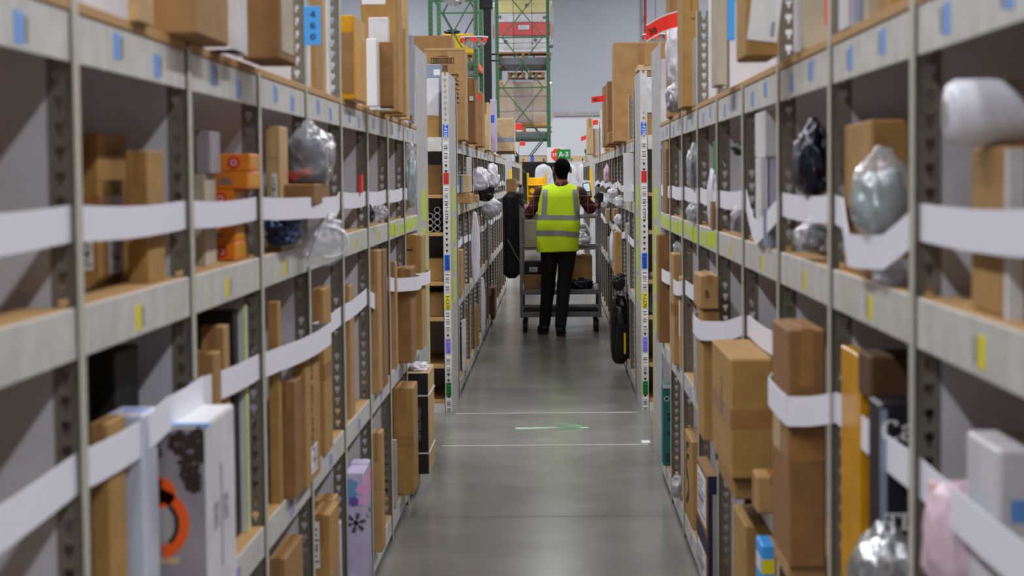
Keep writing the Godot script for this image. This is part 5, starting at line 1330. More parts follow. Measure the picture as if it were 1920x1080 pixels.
# ---------------------------------------------------------------- signs
func flag_sign(label: String, a: Vector3, b: Vector3, h: float, txt: String, bow := 0.0, border := true, post := Vector3(0.575, 2.15, 0)):   # a red tag bent out over the aisle from b to a
	var o := base("flag_sign", b, label, "sign", "")
	var st := begin()
	st.set_smooth_group(1)
	var e := begin()
	var e2 := begin()
	var n := 10
	var pts: Array[Vector3] = []
	for k in n + 1:
		var t := float(k) / n
		pts.append((b.lerp(a, t) - b) + Vector3(0, bow * sin(PI * t), bow * 0.4 * sin(PI * t)))
	for k in n:
		for z in [0.0, -0.003]:
			quad(st, pts[k] + Vector3(0, -h / 2, z), pts[k + 1] + Vector3(0, -h / 2, z), pts[k + 1] + Vector3(0, h / 2, z), pts[k] + Vector3(0, h / 2, z), Vector3(0, 0, 1.0 if z == 0.0 else -1.0))
		if border:
			bar(e, pts[k] + Vector3(0, -h / 2 + 0.002, -0.001), pts[k + 1] + Vector3(0, -h / 2 + 0.002, -0.001), 0.005, 0.005)
			bar(e2, pts[k] + Vector3(0, h / 2 - 0.002, -0.001), pts[k + 1] + Vector3(0, h / 2 - 0.002, -0.001), 0.005, 0.005)
	part("tag_plate", done(st), M.sign_red, o)
	if border:
		part("white_border", done(e), M.paper, o)
		part("white_border", done(e2), M.paper, o)
	var br := begin()
	bar(br, Vector3(0.0, 0.0, -0.006), Vector3(post.x - b.x, 0.0, -0.006), 0.008)
	bar(br, Vector3(post.x - b.x, 0.004, -0.006), Vector3(post.x - b.x, post.y - b.y, -0.006), 0.008)
	part("bracket", done(br), M.galvanised, o)
	if txt != "":
		var tm := words(txt, h * 0.36, "Droid Sans", true, 0.001)
		tm.horizontal_alignment = HORIZONTAL_ALIGNMENT_LEFT
		var t := part("lettering", tm, M.print_brown, o, pts[n] + Vector3(0.012 * signf(b.x - a.x) if b.x > a.x else 0.0, 0.0, 0.004) + Vector3(0, bow * 0.4, bow * 0.3))
		t.rotation = Vector3(0, 0, (b - a).angle_to(Vector3(b.x - a.x, 0, 0)) * signf(b.y - a.y))

func signs():
	var o := base("blue_sign", Vector3(-0.70, 1.975, -5.60), "blue upright sign reading 460 on a post of the left rack", "sign")
	part("plate", box_mesh(Vector3(0.049, 0.112, 0.003), 0.001, Vector3(0, 0.056, 0)), M.sky_blue, o)
	for k in 3: part("lettering", words(["0", "6", "4"][k], 0.0185, "Droid Sans", true), M.navy, o, Vector3(0.001, 0.023 + 0.033 * k, 0.002)).scale = Vector3(1.25, 1, 1)
	flag_sign("large red tag with a white border reading 30 on the upper right shelf", Vector3(0.400, 2.200, -8.36), Vector3(0.538, 2.260, -8.36), 0.072, "30", 0.008)
	flag_sign("red tag reading 340 out over the aisle from the right rack", Vector3(0.337, 2.276, -17.36), Vector3(0.534, 2.293, -17.36), 0.052, "340", 0.0, false)
	flag_sign("blank red tag beyond the 340 tag on the right rack, nearer of two", Vector3(0.41, 2.24, -24.47), Vector3(0.555, 2.275, -24.47), 0.06, "", 0.008, false)
	flag_sign("blank red tag beyond the 340 tag on the right rack, farther of two", Vector3(0.43, 2.19, -31.18), Vector3(0.60, 2.24, -31.18), 0.07, "", 0.01, false)
	flag_sign("pale red tag on the left rack above the far end board", Vector3(-0.52, 2.40, -31.18), Vector3(-0.675, 2.40, -31.18), 0.115, "", 0.004, true, Vector3(-0.71, 2.15, 0))
	flag_sign("small far red tag behind the pale red tag on the left", Vector3(-0.58, 2.25, -38.3), Vector3(-0.69, 2.25, -38.3), 0.09, "", 0.004, true, Vector3(-0.71, 1.8, 0))
	for q in [[-0.73, 2.40, -35.3, "left"], [0.60, 2.04, -36.6, "right"]]:
		var l := base("clamp_light", Vector3(q[0], q[1], q[2]), "small teal cap on a stem above the %s rack" % q[3], "marker")
		var st := begin()
		lathe(st, [[0, 0.0], [0.03, 0.0], [0.034, 0.02], [0.028, 0.06], [0.012, 0.075], [0, 0.076]], 14)
		part("cap", done(st), M.teal, l)
		var g := begin()
		tube(g, Vector3(0, 1.862 - q[1], 0), Vector3(0, 0, 0), 0.014, 0.014, 8)
		part("stem", done(g), M.slate_card, l)
	var a := base("aisle_sign", Vector3(0.2, 2.08, -42.0), "green sign reading A-3 above the wooden rail at the end of the aisle", "sign")
	part("plate", box_mesh(Vector3(0.30, 0.215, 0.01), 0.002), M.green, a)
	part("lettering", words("A-3", 0.105, "Droid Sans", true, 0.002), M.paper, a, Vector3(0, 0, 0.006))
	var w := begin()
	bar(w, Vector3(0, -0.08, -0.004), Vector3(0, -0.08, -1.19), 0.02)
	part("bracket", done(w), M.galvanised, a)
	var s := base("stop_sign", Vector3(0.035, 2.08, -43.0), "red stop sign on a white board partly hidden by the green A-3 sign", "sign")
	part("board", box_mesh(Vector3(0.40, 0.34, 0.01)), M.paper, s)
	var oc := begin()
	disc(oc, Vector3(0.03, 0, 0.005), 0, 0.15, 0.006, 8, PI / 8, PI / 8 + TAU)
	part("octagon", done(oc), M.sign_red, s)
	part("lettering", words("STOP", 0.07, "Droid Sans", true, 0.002), M.paper, s, Vector3(0.03, 0, 0.013))
	var sw := begin()
	bar(sw, Vector3(-0.1, -0.1, -0.004), Vector3(-0.1, -0.1, -0.19), 0.02)
	part("bracket", done(sw), M.galvanised, s)
	for q in [[-1.19, 3.69, -29.0, 0.20, "left beside the green pallet rack", true], [-1.50, 4.36, -29.4, 0.19, "left at the top edge", false], [1.53, 3.70, -29.0, 0.19, "right behind the red 30 tag", true]]:
		var m := base("dome_mirror", Vector3(q[0], q[1], q[2]), "half dome safety mirror hanging on the %s" % q[4], "mirror")
		var st := begin()
		st.set_smooth_group(1)
		var pr: Array = []
		for k in 10:
			var t := PI / 2 * k / 9.0
			pr.append([q[3] * sin(t), -q[3] * 0.85 * cos(t)])
		lathe(st, pr, 32)
		part("dome", done(st), M.mirror, m)
		var r := begin()
		lathe(r, [[q[3] * 0.98, -0.006], [q[3] * 1.05, -0.006], [q[3] * 1.05, 0.012], [0.0, 0.012]], 32)
		part("rim", done(r), M.paper, m)
		if q[5]:
			var h := begin()
			for k in 14:
				if k % 2 == 0: continue
				for j in 3:
					var t := TAU * (k + j / 3.0) / 14.0; var t2 := TAU * (k + (j + 1) / 3.0) / 14.0
					var rr: float = q[3] * 1.03
					quad(h, Vector3(cos(t) * rr, -0.075, sin(t) * rr), Vector3(cos(t2) * rr, -0.075, sin(t2) * rr), Vector3(cos(t2) * rr, -0.005, sin(t2) * rr), Vector3(cos(t) * rr, -0.005, sin(t) * rr), Vector3(cos(t), 0, sin(t)))
			part("hazard_stripe", done(h), M.sign_red, m)
		var c := begin()
		tube(c, Vector3(0, 0.01, 0), Vector3(0, 10.0 - q[1], 0), 0.008, 0.008, 6)
		part("hanger", done(c), M.galvanised, m)

# ---------------------------------------------------------------- behind the aisle
func pallet_rack(label: String, x0: float, x1: float, z0: float, z1: float, decks: Array, pw: float):
	var r := base("pallet_rack", Vector3((x0 + x1) / 2, 0, z0), label, "rack")
	var w := (x1 - x0) / 2
	var top := 9.0
	for z in [0.0, z1 - z0]:
		for s in [-1.0, 1.0]:
			var st := begin()
			cbox(st, Vector3(s * w, top / 2, z), Vector3(pw, top, pw), 0.006)
			var hs := begin()
			for k in int(top / 0.1): cbox(hs, Vector3(s * w, 0.05 + k * 0.1, z + pw / 2), Vector3(pw * 0.22, 0.035, 0.003))
			var u := part("upright", done(st), M.rack_green, r)
			part("slots", done(hs), M.rack_dark, u)
		var y := 0.16
		while y < 8.0:
			var b := begin()
			bar(b, Vector3(-w, y, z), Vector3(w, y, z), 0.035, 0.03)
			part("frame_brace", done(b), M.rack_green, r)
			for flip in [-1.0, 1.0]:
				var c := begin()
				bar(c, Vector3(-w * 0.8 * flip, y, z + 0.012 * flip), Vector3(w * 0.8 * flip, y + 1.18, z + 0.012 * flip), 0.026, 0.02)
				part("diagonal_brace", done(c), M.rack_green if z == 0.0 else M.rack_dark, r)
			y += 1.18
	for y in decks:
		for s in [-1.0, 1.0]:
			var b := begin()
			span(b, Vector3(s * w - 0.03, y - 0.12, z1 - z0), Vector3(s * w + 0.03, y, 0.0), 0.004)
			part("load_beam", done(b), M.hot_orange, r)
		for zz in [-0.2, z1 - z0 + 0.12]: part("deck_support", box_mesh(Vector3(2.0 * w - 0.07, 0.185, 0.08), 0.02, Vector3(0, y - 0.0975, zz + 0.04)), M.rack_grey, r)
	return r

func pallet(label: String, at: Vector3, w: float, d: float):
	var p := base("pallet", at, label, "pallet")
	for k in 5:
		part("plank", box_mesh(Vector3(w, 0.022, 0.11), 0.003), M.wood, p, Vector3(0, 0.131, -d / 2 + 0.06 + k * (d - 0.12) / 4))
	for k in 3:
		part("stringer", box_mesh(Vector3(0.07, 0.1, d), 0.004), M.wood, p, Vector3((k - 1) * (w / 2 - 0.05), 0.07, 0))
		part("bottom_plank", box_mesh(Vector3(w, 0.02, 0.11), 0.003), M.wood, p, Vector3(0, 0.01, (k - 1) * (d / 2 - 0.07)))

func backdrop():
	# right of the two racks, seen end on
	var xa := -1.33; var xb := -0.13; var z := -45.5
	pallet_rack("green pallet rack with wrapped loads beside the bare wall", xa, xb, z, z - 2.6, [2.66, 4.42], 0.085)
	for q in [[4.42, "wooden pallet under the red and white wrapped load"], [2.66, "wooden pallet under the clear wrapped cartons"]]:
		pallet(q[1], Vector3((xa + xb) / 2, q[0] + 0.002, z - 1.15), 1.34, 1.0)
	var l := base("wrapped_load", Vector3((xa + xb) / 2, 4.562, z - 1.15), "tall red and white film wrapped pallet load up on the green rack", "load")
	var ys := [[0.0, 0.22, "white"], [0.22, 0.40, "white"], [0.40, 0.72, "red"], [0.72, 0.94, "white"], [0.94, 1.25, "cream"]]
	for k in ys.size():
		var st := begin()
		for j in 3: cbox(st, Vector3((j - 1) * 0.44, (ys[k][0] + ys[k][1]) / 2, 0.02 * sin(k * 3.0 + j)), Vector3(0.435, ys[k][1] - ys[k][0] - 0.006, 0.96), 0.02)
		part("sack_layer", done(st), M[ys[k][2]], l)
	part("stretch_wrap", blob(Vector3(0.72, 0.66, 0.54), 91, 0.05, 2.0, 40, 26, 0.35), M.clear_film, l)
	for q in [[-0.55, 0.85], [0.52, 0.83], [0.3, 0.3], [-0.42, 0.27], [0.1, 1.12], [0.68, 0.14]]:
		var st := begin()
		disc(st, Vector3(q[0], q[1], 0.51), 0.012, 0.04, 0.008, 16)
		part("round_mark", done(st), M.navy, l)
	var lb := begin()
	cbox(lb, Vector3(0.02, 0.6, 0.52), Vector3(0.26, 0.1, 0.012), 0.002)
	var lbl := part("white_label", done(lb), M.paper, l)
	var ln := begin()
	for k in 2: cbox(ln, Vector3(0.02, 0.585 + k * 0.03, 0.528), Vector3(0.2, 0.012, 0.002))
	part("printed_lines", done(ln), M.sea, lbl)
	var c := base("wrapped_load", Vector3((xa + xb) / 2, 2.802, z - 1.15), "brown cartons in clear stretch wrap on the lower level of the green rack", "load")
	for k in 3:
		for j in 3:
			part("carton", box_mesh(Vector3(0.42, 0.34, 0.92), 0.01), M["kraft%d" % ((k * 2 + j) % 4)], c, Vector3((j - 1) * 0.43, 0.18 + k * 0.36, 0))
	part("stretch_wrap", blob(Vector3(0.69, 0.57, 0.52), 92, 0.06, 2.0, 40, 24, 0.35), M.wrap, c)
	for q in [[-0.9, "left"], [-0.42, "right"]]:
		pallet("empty wooden pallet lying on the brown wrapped cartons, %s one" % q[1], Vector3(q[0], 3.96, z - 1.15), 0.42, 0.9)
	var t := base("tote_stack", Vector3(-0.55, 0, z + 0.6), "dark plastic bins stacked on the floor under the green rack", "bin")
	for k in 5:
		var st := begin()
		cbox(st, Vector3(0, 0.2 + k * 0.42, 0), Vector3(0.72, 0.36, 0.5), 0.03)
		cbox(st, Vector3(0, 0.385 + k * 0.42, 0), Vector3(0.78, 0.05, 0.56), 0.01)
		part("bin", done(st), M.dark_screen, t)
	# left of the two racks, nearer
	xa = -2.29; xb = -1.45; z = -36.0
	pallet_rack("taller green pallet rack on the left beside the black mast", xa, xb, z, z - 2.6, [3.78], 0.082)
	pallet("wooden pallet under the yellow crate on the left green rack", Vector3((xa + xb) / 2, 3.78, z - 0.9), 0.82, 1.0)
	var y := base("crate", Vector3(-1.78, 3.922, z - 0.75), "yellow ribbed plastic crate on the left green rack", "crate")
	var yb := begin()
	cbox(yb, Vector3(0, 0.19, 0), Vector3(0.56, 0.38, 0.6), 0.02)
	part("body", done(yb), M.hazard_yellow, y)
	var yr := begin()
	for k in 7: cbox(yr, Vector3(-0.24 + k * 0.08, 0.17, 0.305), Vector3(0.015, 0.3, 0.014), 0.003)
	cbox(yr, Vector3(0, 0.36, 0), Vector3(0.6, 0.04, 0.64), 0.006)
	part("ribs", done(yr), M.yellow, y)
	bag("plastic_bag", "dark blue bundle lying on top of the yellow crate", "bag", Vector3(-1.93, 4.305, z - 0.7), Vector3(0.14, 0.05, 0.12), "navy_bag", 93, "", 0.2)
	var m := base("black_mast", Vector3(-1.24, 0, -36.3), "black steel mast between the two green pallet racks", "column")
	var ms := begin()
	cbox(ms, Vector3(0, 4.5, 0), Vector3(0.145, 9.0, 0.16), 0.01)
	cbox(ms, Vector3(-0.02, 5.0, 0.0), Vector3(0.24, 0.5, 0.2), 0.01)
	part("column", done(ms), M.black_metal, m)
	var ma := begin()
	for q in [3.9, 3.78]: cbox(ma, Vector3(0.12, q, 0.02), Vector3(0.14, 0.03, 0.03))
	part("bracket", done(ma), M.black_metal, m)
	var p := base("sprinkler_pipe", Vector3(2.55, 0, -53.7), "thin red sprinkler pipe running up the far wall", "pipe")
	var ps := begin()
	tube(ps, Vector3(0, 3.6, 0), Vector3(0, 9.9, 0), 0.035, 0.035, 10)
	part("pipe", done(ps), M.crimson, p)
	var pb := begin()
	for q in [4.0, 6.0, 8.0]: cbox(pb, Vector3(0, q, -0.1), Vector3(0.1, 0.03, 0.2))
	part("clip", done(pb), M.crimson, p)
	# garments on the wooden rail across the end of the aisle
	var g := base("garment_rail", Vector3(0, 0, -43.2), "pale wooden board with hooks across the end of the aisle", "rail")
	var gb := begin()
	cbox(gb, Vector3(0.02, 1.995, 0), Vector3(1.62, 0.125, 0.03), 0.004)
	part("board", done(gb), M.pale_wood, g)
	for x in [-0.7, -0.24, 0.38, 0.63]:
		var h := begin()
		path(h, [Vector3(x, 1.99, 0.015), Vector3(x, 1.96, 0.07), Vector3(x, 2.0, 0.09)], 0.009, 6)
		part("hook", done(h), M.black_metal, g)
	for x in [-0.76, 0.8]: part("stand", box_mesh(Vector3(0.06, 2.0, 0.03), 0.004), M.pale_wood, g, Vector3(x, 1.0, -0.03))
	part("blue_tag", box_mesh(Vector3(0.075, 0.125, 0.008)), M.deep_blue, g, Vector3(-0.5, 1.995, 0.02))
	var dk := base("dark_screen", Vector3(-0.36, 0, -43.6), "dark grey curtain panel behind the white garments", "screen")
	part("sheet", box_mesh(Vector3(0.95, 1.92, 0.03), 0.004, Vector3(0, 0.96, 0)), M.dark_screen, dk)
	var gn := begin()
	bar(gn, Vector3(-0.4, 1.8, 0.06), Vector3(0.1, 1.2, 0.06), 0.03)
	part("green_brace", done(gn), M.rack_green, dk)
	for q in [[-0.24, 0.21, 0.88, "to the left of the person's head"], [0.38, 0.125, 0.95, "just to the right of the person's head"], [0.63, 0.12, 1.0, "farthest right under the wooden rail"]]:
		var o := base("garment", Vector3(q[0], 1.88 - q[2], -43.10), "white hanging garment %s" % q[3], "garment", "")
		var secs: Array = []
		for k in 19:
			var u := k / 18.0
			var w: float = q[1] * (0.97 + 0.05 * sin(u * 9.0 + q[0] * 7.0))
			if u > 0.74: w *= sqrt(maxf(0.02, 1.0 - pow((u - 0.74) / 0.262, 2.0)))
			secs.append([Vector3(0.012 * sin(u * 5.0), q[2] * u, 0), w, 0.07 * minf(1.0, w / q[1] + 0.15), 0.20 * (1.0 - u), 7.0])
		part("cloth", rings(secs, 48), M.white, o)
		var hk := begin()
		path(hk, [Vector3(0, q[2], 0), Vector3(0, q[2] + 0.06, 0), Vector3(0.0, q[2] + 0.08, -0.06)], 0.006, 6)
		part("hanger", done(hk), M.black_metal, o)
	# goods on the two end shelves that face the cross aisle
	for k in 7:
		var o := base("cardboard_tube", Vector3(-0.795 - 0.048 * (k % 2), 1.245 + 0.042 * (k / 2), -13.3), "cardboard tube end in the stack on the left end shelving, %s" % ["outer, bottom row", "inner, bottom row", "outer, second row", "inner, second row", "outer, third row", "inner, third row", "single one on top"][k], "tube", "cardboard tubes on the left end shelving")
		var st := begin()
		lathe(st, [[0.021, -0.35], [0.0215, 0.35], [0.016, 0.35], [0.0155, -0.35], [0.021, -0.35]], 20)
		var b := part("tube", done(st), M.grey_card, o)
		b.rotation_degrees.x = 90
	for q in [[1.475, 0.2, "top", "kraft3"], [0.885, 0.155, "middle", "kraft4"], [0.645, 0.165, "lower", "kraft1"]]:
		pack("carton", "kraft carton on the %s open compartment of the left end shelving" % q[2], "carton", -1.05, -0.76, q[0], q[0] + q[1], 13.0, 13.5, q[3])
	var gr := base("tape_reel", Vector3(0.672, 0.73, -13.1), "grey reel standing in the right end shelving", "reel")
	var rs := begin()
	lathe(rs, [[0.022, -0.04], [0.075, -0.04], [0.08, -0.03], [0.08, 0.03], [0.075, 0.04], [0.022, 0.04], [0.022, -0.04]], 28)
	var rp := part("reel", done(rs), M.rack_grey, gr)
	rp.rotation_degrees.x = 90
	var pk := base("pink_ball", Vector3(0.66, 0.885, -13.2), "small pink ball in the dark right end shelving", "ball")
	var pks := begin()
	pks.set_smooth_group(1)
	var pr: Array = []
	for k in 11: pr.append([0.022 * sin(PI * k / 10.0), 0.022 - 0.022 * cos(PI * k / 10.0)])
	lathe(pks, pr, 18)
	part("ball", done(pks), M.lilac_pink, pk)

# ---------------------------------------------------------------- cart
func cart():
	var r := base("picking_cart", Vector3(0.050, 0, -19.62), "grey steel picking cart on casters pushed by the person", "cart")
	var w := 0.40; var L := 1.15
	for x in [-w, w]:
		for z in [0.0, -L]:
			var st := begin()
			cbox(st, Vector3(x, 0.815, z), Vector3(0.032, 1.33, 0.032), 0.004)
			part("post", done(st), M.cart_metal, r)
	for q in [[0.2, M.rubber], [0.43, M.cart_metal]]:
		var st := begin()
		span(st, Vector3(-w, q[0] - 0.015, -L), Vector3(w, q[0], 0), 0.003)
		var d := part("deck", done(st), q[1], r)
		var e := begin()
		for z in [0.012, -L - 0.012]: span(e, Vector3(-w, q[0] - 0.045, z - 0.012), Vector3(w, q[0] + 0.006, z + 0.012), 0.003)
		for x in [-w, w]: span(e, Vector3(x - 0.012, q[0] - 0.045, -L), Vector3(x + 0.012, q[0] + 0.006, 0), 0.003)
		part("deck_rail", done(e), M.cart_metal, d)
	for q in [0.85, 1.17]:
		var st := begin()
		for z in [0.0, -L]: bar(st, Vector3(-w, q, z), Vector3(w, q, z), 0.018)
		for x in [-w, w]: bar(st, Vector3(x, q, 0), Vector3(x, q, -L), 0.018)
		for k in 12: bar(st, Vector3(-w, q, -L * (k + 0.5) / 12), Vector3(w, q, -L * (k + 0.5) / 12), 0.006)
		part("wire_shelf", done(st), M.cart_metal, r)
	for x in [-w, w]:
		var st := begin()
		for k in 14: bar(st, Vector3(x, 0.5, -L * (k + 0.5) / 14), Vector3(x, 1.44, -L * (k + 0.5) / 14), 0.005)
		for k in 12: bar(st, Vector3(x, 0.5 + k * 0.08, 0), Vector3(x, 0.5 + k * 0.08, -L), 0.005)
		part("mesh_side", done(st), M.cart_metal, r)
	for x in [-w, w]:
		var hb := begin()
		path(hb, [Vector3(x, 1.47, 0.0), Vector3(x, 1.50, 0.0), Vector3(x, 1.50, -0.2)], 0.014, 8)
		part("handle", done(hb), M.black_metal, r)
	for x in [-w + 0.03, w - 0.03]:
		for z in [-0.05, -L / 2, -L + 0.05]:
			var t := begin()
			var c := Vector3(x, 0.062, z)
			tube(t, c + Vector3(-0.018, 0, 0), c + Vector3(0.018, 0, 0), 0.062, 0.062, 20)
			var k := part("caster", done(t), M.rubber, r)
			var f := begin()
			for s in [-1.0, 1.0]: bar(f, c + Vector3(s * 0.024, -0.005, 0), c + Vector3(s * 0.024, 0.1, 0.015), 0.004, 0.03)
			cbox(f, c + Vector3(0, 0.102, 0.01), Vector3(0.07, 0.008, 0.07))
			part("fork", done(f), M.cart_metal, k)
	var b := base("cart_bag", Vector3(0.050 - 0.50, 0.55, -20.05), "long black cloth bag slung on the left side of the picking cart", "bag")
	var cl := begin()
	cbox(cl, Vector3(0, 0.44, 0), Vector3(0.175, 0.88, 0.76), 0.05)
	part("cloth", done(cl), M.dark_cloth, b)
	var fold := begin()
	for k in 5: bar(fold, Vector3(-0.07 + k * 0.035, 0.05, 0.381), Vector3(-0.08 + k * 0.04, 0.75, 0.383), 0.012, 0.006, 0.003)
	part("fold", done(fold), M.dark_cloth, b)
	var s := begin()
	path(s, [Vector3(-0.04, 0.4, 0.40), Vector3(0.08, 0.18, 0.40), Vector3(0.1, 0.1, 0.38)], 0.006, 6)
	part("strap", done(s), M.cart_metal, b)
	pack("carton", "kraft carton sticking out of the black cart bag", "carton", 0.050 - 0.55, 0.050 - 0.45, 1.432, 1.57, 19.85, 20.2, "kraft1", 1)

func cart_goods():
	var z := 19.7
	var D := 0.432
	pack("carton", "kraft carton with a white label at the left of the cart deck", "carton", 0.050 - 0.375, 0.050 - 0.19, D, D + 0.155, z, z + 0.3, "kraft1")
	pack("black_box", "black box on the kraft carton at the left of the cart deck", "box", 0.050 - 0.37, 0.050 - 0.2, D + 0.157, D + 0.29, z + 0.02, z + 0.28, "black_card", 0)
	shipping_label(get_node("black_box"), "cam", 0.3, 0.8, 0.2, 0.55)
	pack("carton", "large kraft carton with printed lines on the right of the cart deck", "carton", 0.050 + 0.06, 0.050 + 0.33, D, D + 0.34, z + 0.12, z + 0.6, "kraft4", 2)
	bag("plastic_bag", "dark plastic parcel at the front edge of the cart deck", "bag", Vector3(0.050 + 0.21, D, -z - 0.01), Vector3(0.13, 0.06, 0.09), "navy_bag", 101, "", 0.15)
	bag("plastic_bag", "crumpled white plastic on the lower wire shelf of the cart", "bag", Vector3(0.050 + 0.2, 0.862, -z - 0.12), Vector3(0.1, 0.075, 0.1), "white_bag", 102, "", 0.3)
	for k in 9:
		pack("booklet_pack", "flat white pack in the stack on the right of the cart, %s from the bottom" % ["first", "second", "third", "fourth", "fifth", "sixth", "seventh", "eighth", "ninth"][k], "pack", 0.050 + 0.15, 0.050 + 0.27, 0.861 + k * 0.0265, 0.861 + k * 0.0265 + 0.0235, z + 0.3, z + 0.55, "white" if k % 2 == 0 else "slate_card", 0, (k * 37 % 5 - 2) * 1.0, "white packs stacked on the cart")
	pack("carton", "small kraft carton beside the stack of white packs on the cart", "carton", 0.050 + 0.03, 0.050 + 0.14, 0.861, 0.99, z + 0.3, z + 0.5, "kraft3", 1)
	bag("plastic_bag", "clear poly bag on the upper wire shelf of the cart", "bag", Vector3(0.050 - 0.22, 1.182, -z - 0.2), Vector3(0.14, 0.07, 0.12), "white_bag", 103, "", 0.3)
	pack("grey_tote", "pale plastic tote on the left of the cart's lower wire shelf", "tote", 0.050 - 0.37, 0.050 - 0.22, 0.861, 1.14, z + 0.06, z + 0.45, "beige_card", 0)
	pack("carton", "kraft carton behind the person on the cart's lower wire shelf", "carton", 0.050 - 0.2, 0.050 - 0.04, 0.861, 1.12, z + 0.06, z + 0.4, "kraft1", 1)
	var y := base("yellow_holder", Vector3(0.050 - 0.24, 1.182, -z - 0.75), "yellow moulded plastic holder standing at the front of the cart", "holder")
	var st := begin()
	cbox(st, Vector3(0, 0.2, -0.04), Vector3(0.2, 0.4, 0.02), 0.008)
	for s in [-1.0, 1.0]: cbox(st, Vector3(s * 0.095, 0.22, 0), Vector3(0.022, 0.46, 0.09), 0.008)
	cbox(st, Vector3(0, 0.2, 0.02), Vector3(0.19, 0.02, 0.1), 0.006)
	cbox(st, Vector3(0, 0.32, 0.02), Vector3(0.19, 0.02, 0.1), 0.006)
	cbox(st, Vector3(0, 0.01, 0), Vector3(0.2, 0.02, 0.12), 0.006)
	part("body", done(st), M.yellow, y)
	for s in [-1.0, 1.0]:
		var c := begin()
		tube(c, Vector3(s * 0.05, 0.26, -0.03), Vector3(s * 0.05, 0.26, 0.06), 0.028, 0.028, 14)
		part("socket", done(c), M.yellow, y)

# ---------------------------------------------------------------- skins over bones
class SdfSkin:
	var a := PackedVector3Array()
	var b := PackedVector3Array()
	var ra := PackedFloat32Array()
	var rb := PackedFloat32Array()
	var cut: Array = []     # planes [normal, offset]: what lies beyond is taken away
	var minus: Array = []   # capsules taken away
	func bone(p: Vector3, q: Vector3, r0: float, r1: float):
		a.append(p); b.append(q); ra.append(r0); rb.append(r1)
	func at(p: Vector3, k: float) -> float:
		var d := 1e6
		for i in a.size():
			var ab := b[i] - a[i]
			var t := clampf((p - a[i]).dot(ab) / maxf(ab.length_squared(), 1e-9), 0.0, 1.0)
			var c := (p - a[i] - ab * t).length() - lerpf(ra[i], rb[i], t)
			var h: float = maxf(k - absf(d - c), 0.0) / k
			d = minf(d, c) - h * h * k * 0.25
		for m in minus:
			var ab: Vector3 = m[1] - m[0]
			var t := clampf((p - m[0]).dot(ab) / ab.length_squared(), 0.0, 1.0)
			d = maxf(d, m[2] - (p - m[0] - ab * t).length())
		for c in cut: d = maxf(d, c[0].dot(p) - c[1])
		return d
	func mesh(cell: float, k: float, st: SurfaceTool = null) -> ArrayMesh:
		var lo := Vector3.INF; var hi := -Vector3.INF
		for i in a.size():
			var m := Vector3.ONE * (maxf(ra[i], rb[i]) + cell * 2.0)
			lo = lo.min(a[i] - m).min(b[i] - m)
			hi = hi.max(a[i] + m).max(b[i] + m)
		var nx := int(ceil((hi.x - lo.x) / cell)) + 1
		var ny := int(ceil((hi.y - lo.y) / cell)) + 1
		var nz := int(ceil((hi.z - lo.z) / cell)) + 1
		var f := PackedFloat32Array()
		f.resize(nx * ny * nz)
		f.fill(1.0)
		var B := 6
		for bz in range(0, nz, B):
			for by in range(0, ny, B):
				for bx in range(0, nx, B):
					var c := lo + Vector3(bx + B * 0.5, by + B * 0.5, bz + B * 0.5) * cell
					var v := at(c, k)
					if absf(v) > cell * (B * 0.87 + 2.0) * 1.15:
						if v < 0.0:
							for z in range(bz, mini(bz + B, nz)):
								for y in range(by, mini(by + B, ny)):
									for x in range(bx, mini(bx + B, nx)): f[x + nx * (y + ny * z)] = -1.0
						continue
					for z in range(bz, mini(bz + B, nz)):
						for y in range(by, mini(by + B, ny)):
							for x in range(bx, mini(bx + B, nx)): f[x + nx * (y + ny * z)] = at(lo + Vector3(x, y, z) * cell, k)
		var own := st == null
		if own:
			st = SurfaceTool.new()
			st.begin(Mesh.PRIMITIVE_TRIANGLES)
		st.set_smooth_group(1)
		var vert := {}
		var off := [0, 1, nx, nx + 1, nx * ny, nx * ny + 1, nx * ny + nx, nx * ny + nx + 1]
		var cor := [Vector3(0, 0, 0), Vector3(1, 0, 0), Vector3(0, 1, 0), Vector3(1, 1, 0), Vector3(0, 0, 1), Vector3(1, 0, 1), Vector3(0, 1, 1), Vector3(1, 1, 1)]
		var edges := [[0, 1], [2, 3], [4, 5], [6, 7], [0, 2], [1, 3], [4, 6], [5, 7], [0, 4], [1, 5], [2, 6], [3, 7]]
		for z in nz - 1:
			for y in ny - 1:
				var row := nx * (y + ny * z)
				for x in nx - 1:
					var i := row + x
					var neg := 0
					for o in off:
						if f[i + o] < 0.0: neg += 1
					if neg == 0 or neg == 8: continue
					var s := Vector3.ZERO
					var n := 0
					for e in edges:
						var u: float = f[i + off[e[0]]]; var v: float = f[i + off[e[1]]]
						if (u < 0.0) != (v < 0.0):
							s += cor[e[0]].lerp(cor[e[1]], clampf(u / (u - v), 0.0, 1.0))
							n += 1
					vert[i] = lo + (Vector3(x, y, z) + s / n) * cell
		var sx := [1, nx, nx * ny]
		for i in vert:
			for ax in 3:
				var p: int = sx[ax]; var q: int = sx[(ax + 1) % 3]; var r: int = sx[(ax + 2) % 3]
				if i + p >= f.size() or (f[i] < 0.0) == (f[i + p] < 0.0): continue
				if not (vert.has(i - q) and vert.has(i - r) and vert.has(i - q - r)): continue
				var A: Vector3 = vert[i]; var Bv: Vector3 = vert[i - q]; var C: Vector3 = vert[i - q - r]; var D: Vector3 = vert[i - r]
				if f[i] < 0.0:
					st.add_vertex(A); st.add_vertex(C); st.add_vertex(Bv); st.add_vertex(A); st.add_vertex(D); st.add_vertex(C)
				else:
					st.add_vertex(A); st.add_vertex(Bv); st.add_vertex(C); st.add_vertex(A); st.add_vertex(C); st.add_vertex(D)
		if not own: return null
		st.generate_normals()
		return st.commit()

